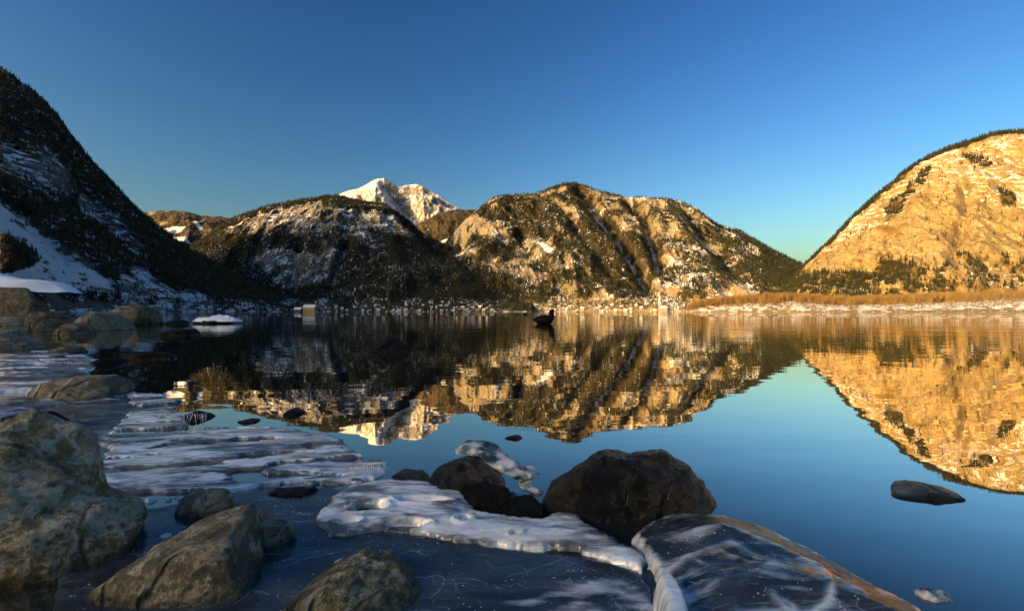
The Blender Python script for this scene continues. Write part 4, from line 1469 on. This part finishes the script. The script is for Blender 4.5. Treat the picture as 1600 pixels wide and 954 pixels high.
def splash(name, label, path_px, widths, depths, mat, seed, thick=0.006):
    """a ribbon of frozen splash draped along a path (px, py, depth)"""
    pts = [at(x, y, dp) for (x, y), dp in zip(path_px, depths)]
    n = 60
    u = np.linspace(0, len(pts) - 1, n)
    c = np.stack([np.interp(u, np.arange(len(pts)), [p[k] for p in pts]) for k in range(3)], -1)
    w = np.interp(u, np.arange(len(pts)), widths)
    tang = np.gradient(c, axis=0)
    tang /= np.linalg.norm(tang, axis=1)[:, None]
    side = np.cross(tang, np.array([0, -0.35, 0.94]))
    side /= np.linalg.norm(side, axis=1)[:, None]
    up = np.cross(side, tang)
    m = 28
    V = np.zeros((n, m, 3))
    for j in range(m):
        a = 2 * np.pi * j / (m - 1)
        ca_, sa_ = np.cos(a), np.sin(a)
        nn = fbm(np.stack([u * 1.6, 0 * u + ca_ * 1.2, 0 * u + sa_ + seed], -1), 4)
        V[:, j] = c + side * (w * ca_ * (1 + 0.5 * nn))[:, None] + up * ((thick * sa_ * np.sin(np.clip(u / u.max(), .02, .98) * np.pi) ** .4) * (1 + 0.7 * nn) + 0.3 * thick * nn)[:, None]
    me = mesh_np(name, V.reshape(-1, 3), grid_faces(n, m), mat)
    at_ = me.attributes.new('frost', 'FLOAT', 'POINT')
    fr = 0.42 + 0.7 * fbm(V * 60 + seed, 4)
    at_.data.foreach_set('value', np.clip(fr, 0, 1).ravel().astype(np.float32))
    return tag(link(name, me), label, 'ice')


splash('ice_splash', 'clear frozen splash curling over the dark rock near the centre',
       [(712, 705), (735, 697), (760, 703), (785, 722), (808, 738), (830, 738), (842, 742)], [0.006, 0.016, 0.018, 0.016, 0.013, 0.012, 0.005], [0.66, 0.665, 0.66, 0.65, 0.64, 0.64, 0.64], M['ice_clear'], 3, 0.007)
splash('ice_splash', 'thin ice tongue hanging from the frozen splash towards the water', [(812, 735), (822, 748), (818, 758), (838, 766), (850, 770)], [0.006, 0.010, 0.007, 0.006, 0.002], [0.64, 0.635, 0.63, 0.63, 0.63], M['ice_white'], 5, 0.004)
splash('ice_splash', 'white strip of ice on the dark stone beside the domed rock', [(752, 790), (775, 778), (795, 770), (812, 768)], [0.004, 0.008, 0.006, 0.002], [0.60, 0.61, 0.615, 0.62], M['ice_white'], 6, 0.004)
splash('ice_crack', 'thin white frozen crack in the dark ice at the bottom centre', [(709, 905), (713, 920), (711, 938), (716, 960), (714, 985)], [0.0006, 0.0016, 0.0012, 0.0018, 0.001], [0.425, 0.412, 0.397, 0.378, 0.358], M['ice_white'], 11, 0.0015)
splash('ice_shard', 'clear ice shard sticking up at the bottom right edge', [(1436, 950), (1446, 932), (1470, 936), (1510, 958), (1540, 980)], [0.003, 0.008, 0.009, 0.008, 0.004], [0.40, 0.40, 0.40, 0.395, 0.39], M['ice_clear'], 8, 0.006)
splash('ice_fringe', 'frosty ridge running along the near edge of the glassy dome', [(1290, 920), (1340, 930), (1390, 942), (1440, 955)], [0.004, 0.006, 0.006, 0.004], [0.415, 0.408, 0.402, 0.395], M['ice_white'], 9, 0.005)


def spike_mesh(name, seed):
    rr = np.random.default_rng(seed)
    n, m = 7, 7
    V = []
    for i in range(n):
        q = i / (n - 1)
        r = 0.09 * (1 - q) ** 0.8 * (1 + 0.25 * rr.normal())
        for j in range(m):
            a = j * math.tau / m
            V.append((r * math.cos(a) + 0.05 * q * q, r * math.sin(a), q))
    F_ = []
    for i in range(n - 1):
        for j in range(m):
            F_.append((i * m + j, i * m + (j + 1) % m, (i + 1) * m + (j + 1) % m, (i + 1) * m + j))
    me = mesh_np(name, V, F_, M['ice_white'])
    a = me.attributes.new('frost', 'FLOAT', 'POINT')
    a.data.foreach_set('value', np.full(len(V), 0.75, np.float32))
    return me


SP = [spike_mesh('icicle', s) for s in (1, 2, 3)]


def icicles(parent_label, name, pts, length, down, seed, group, tilt=0.25):
    rr = np.random.default_rng(seed)
    base = empty(name, pts[0])
    tag(base, parent_label, 'icicles', group)
    for k, p in enumerate(pts):
        o = link('icicle', SP[k % 3], base)
        o.location = Vector(p) - Vector(pts[0])
        s = length * rr.uniform(0.6, 1.2)
        o.scale = (s * 0.55, s * 0.55, s)
        o.rotation_euler = (rr.normal(0, tilt) + (math.pi if down else 0), rr.normal(0, tilt), rr.uniform(0, 6.28))


rr = np.random.default_rng(4)
icicles('row of short icicles hanging from the tip of the streaked ice sheet', 'icicle_row', [Vector((*ground(x, 729 + rr.uniform(-2, 2), 0.016), 0.017)) for x in np.linspace(545, 606, 20)], 0.017, True, 3, None, 0.12)
icicles('frost needles bristling from the white lump at the lower centre', 'frost_needles', [at(x, y, 0.44) for x, y in zip(np.linspace(1012, 1062, 22), 890 - 5 * np.sin(np.linspace(0, 3.1, 22)) + rr.normal(0, 1.5, 22))], 0.010, False, 4, None, 0.5)
icicles('short icicles on the dark stone at the edge of the left ice', 'icicle_row', [at(x, 646 + rr.uniform(-1, 1), 1.03) for x in np.linspace(284, 322, 12)], 0.022, True, 6, None, 0.2)

# small loose ice pieces
for px_, py_, w_, lab in ((535, 877, 0.008, 'small pale ice disc floating in dark water at the bottom'), (259, 836, 0.006, 'tiny clear ice chip floating beside the pale boulder'), (601, 826, 0.005, 'tiny ice chip on the dark edge of the central ice')):
    x, y = ground(px_, py_, 0.003)
    v, f = ICO[4]
    q = v * np.array([w_, w_ * 0.9, 0.003]) * (1 + 0.18 * fbm(v * 2.0 + px_, 3))[:, None]
    me = mesh_np('ice_chip', q, f, M['ice_white'])
    a = me.attributes.new('frost', 'FLOAT', 'POINT')
    a.data.foreach_set('value', np.full(len(v), 0.6, np.float32))
    o = link('ice_chip', me)
    o.location = (x, y, 0.002)
    tag(o, lab, 'ice')

# ------------------------------------------------------------------ coots
M['plumage'] = simple('black_plumage', (0.005, 0.005, 0.006), 0.8, 0.3, 30.0, Specular_IOR_Level=0.1)
M['bill'] = simple('pale_bill', (0.5, 0.45, 0.38), 0.5, 0.1, 30.0)


def coot_mesh():
    """one continuous skin: rings swept from tail through body and neck to the head"""
    #        x      z      rw(side) rh(up)
    sec = [(-0.225, 0.095, 0.004, 0.004), (-0.20, 0.092, 0.026, 0.016), (-0.16, 0.086, 0.062, 0.050), (-0.10, 0.080, 0.095, 0.086), (-0.03, 0.078, 0.110, 0.104),
           (0.04, 0.080, 0.108, 0.106), (0.098, 0.092, 0.092, 0.094), (0.130, 0.125, 0.070, 0.072), (0.138, 0.160, 0.058, 0.058), (0.139, 0.190, 0.050, 0.052), (0.142, 0.220, 0.049, 0.053),
           (0.150, 0.246, 0.047, 0.050), (0.172, 0.262, 0.038, 0.038), (0.192, 0.263, 0.022, 0.022), (0.200, 0.262, 0.005, 0.006)]
    c = np.array([(a, b) for a, b, _, _ in sec])
    tg = np.gradient(c, axis=0)
    tg /= np.linalg.norm(tg, axis=1)[:, None]
    m = 20
    V = []
    for (x, z, rw, rh_), (tx, tz) in zip(sec, tg):
        ux, uz = -tz, tx
        for j in range(m):
            a = j * math.tau / m
            V.append((x + ux * rh_ * math.sin(a), rw * math.cos(a), z + uz * rh_ * math.sin(a)))
    Fq = [(i * m + j, (i + 1) * m + j, (i + 1) * m + (j + 1) % m, i * m + (j + 1) % m) for i in range(len(sec) - 1) for j in range(m)]
    return mesh_np('body', V, Fq, M['plumage'])


CM = coot_mesh()
bv = []
for x, r in ((0.188, 0.014), (0.202, 0.012), (0.218, 0.007), (0.230, 0.001)):
    for j in range(8):
        a = j * math.tau / 8
        bv.append((x, r * 0.8 * math.cos(a), 0.260 - (x - 0.188) * 0.5 + r * math.sin(a)))
BM = mesh_np('bill', bv, [(i * 8 + j, (i + 1) * 8 + j, (i + 1) * 8 + (j + 1) % 8, i * 8 + (j + 1) % 8) for i in range(3) for j in range(8)], M['bill'])


def coot(px_, y, rz, s, label):
    o = empty('coot', ((px_ - CX) / F * y, y, -0.012), rz)
    o.scale = (s, s, s)
    bo = link('body', CM, o)
    sm = bo.modifiers.new('smooth', 'SUBSURF')
    sm.levels = sm.render_levels = 1
    link('bill', BM, o)
    return tag(o, label, 'bird', 'coots on the lake')


coot(850, 9.6, -0.25, 1.12, 'black coot swimming on the lake in the middle of the picture')
coot(821, 38.0, 0.3, 1.0, 'distant dark bird on the water just left of the big coot')
coot(706, 55.0, 0.2, 1.2, 'tiny dark bird on the far water midway between boathouse and coot')
coot(608, 50.0, 2.8, 1.1, 'tiny dark bird on the far water straight above the isolated black rock')
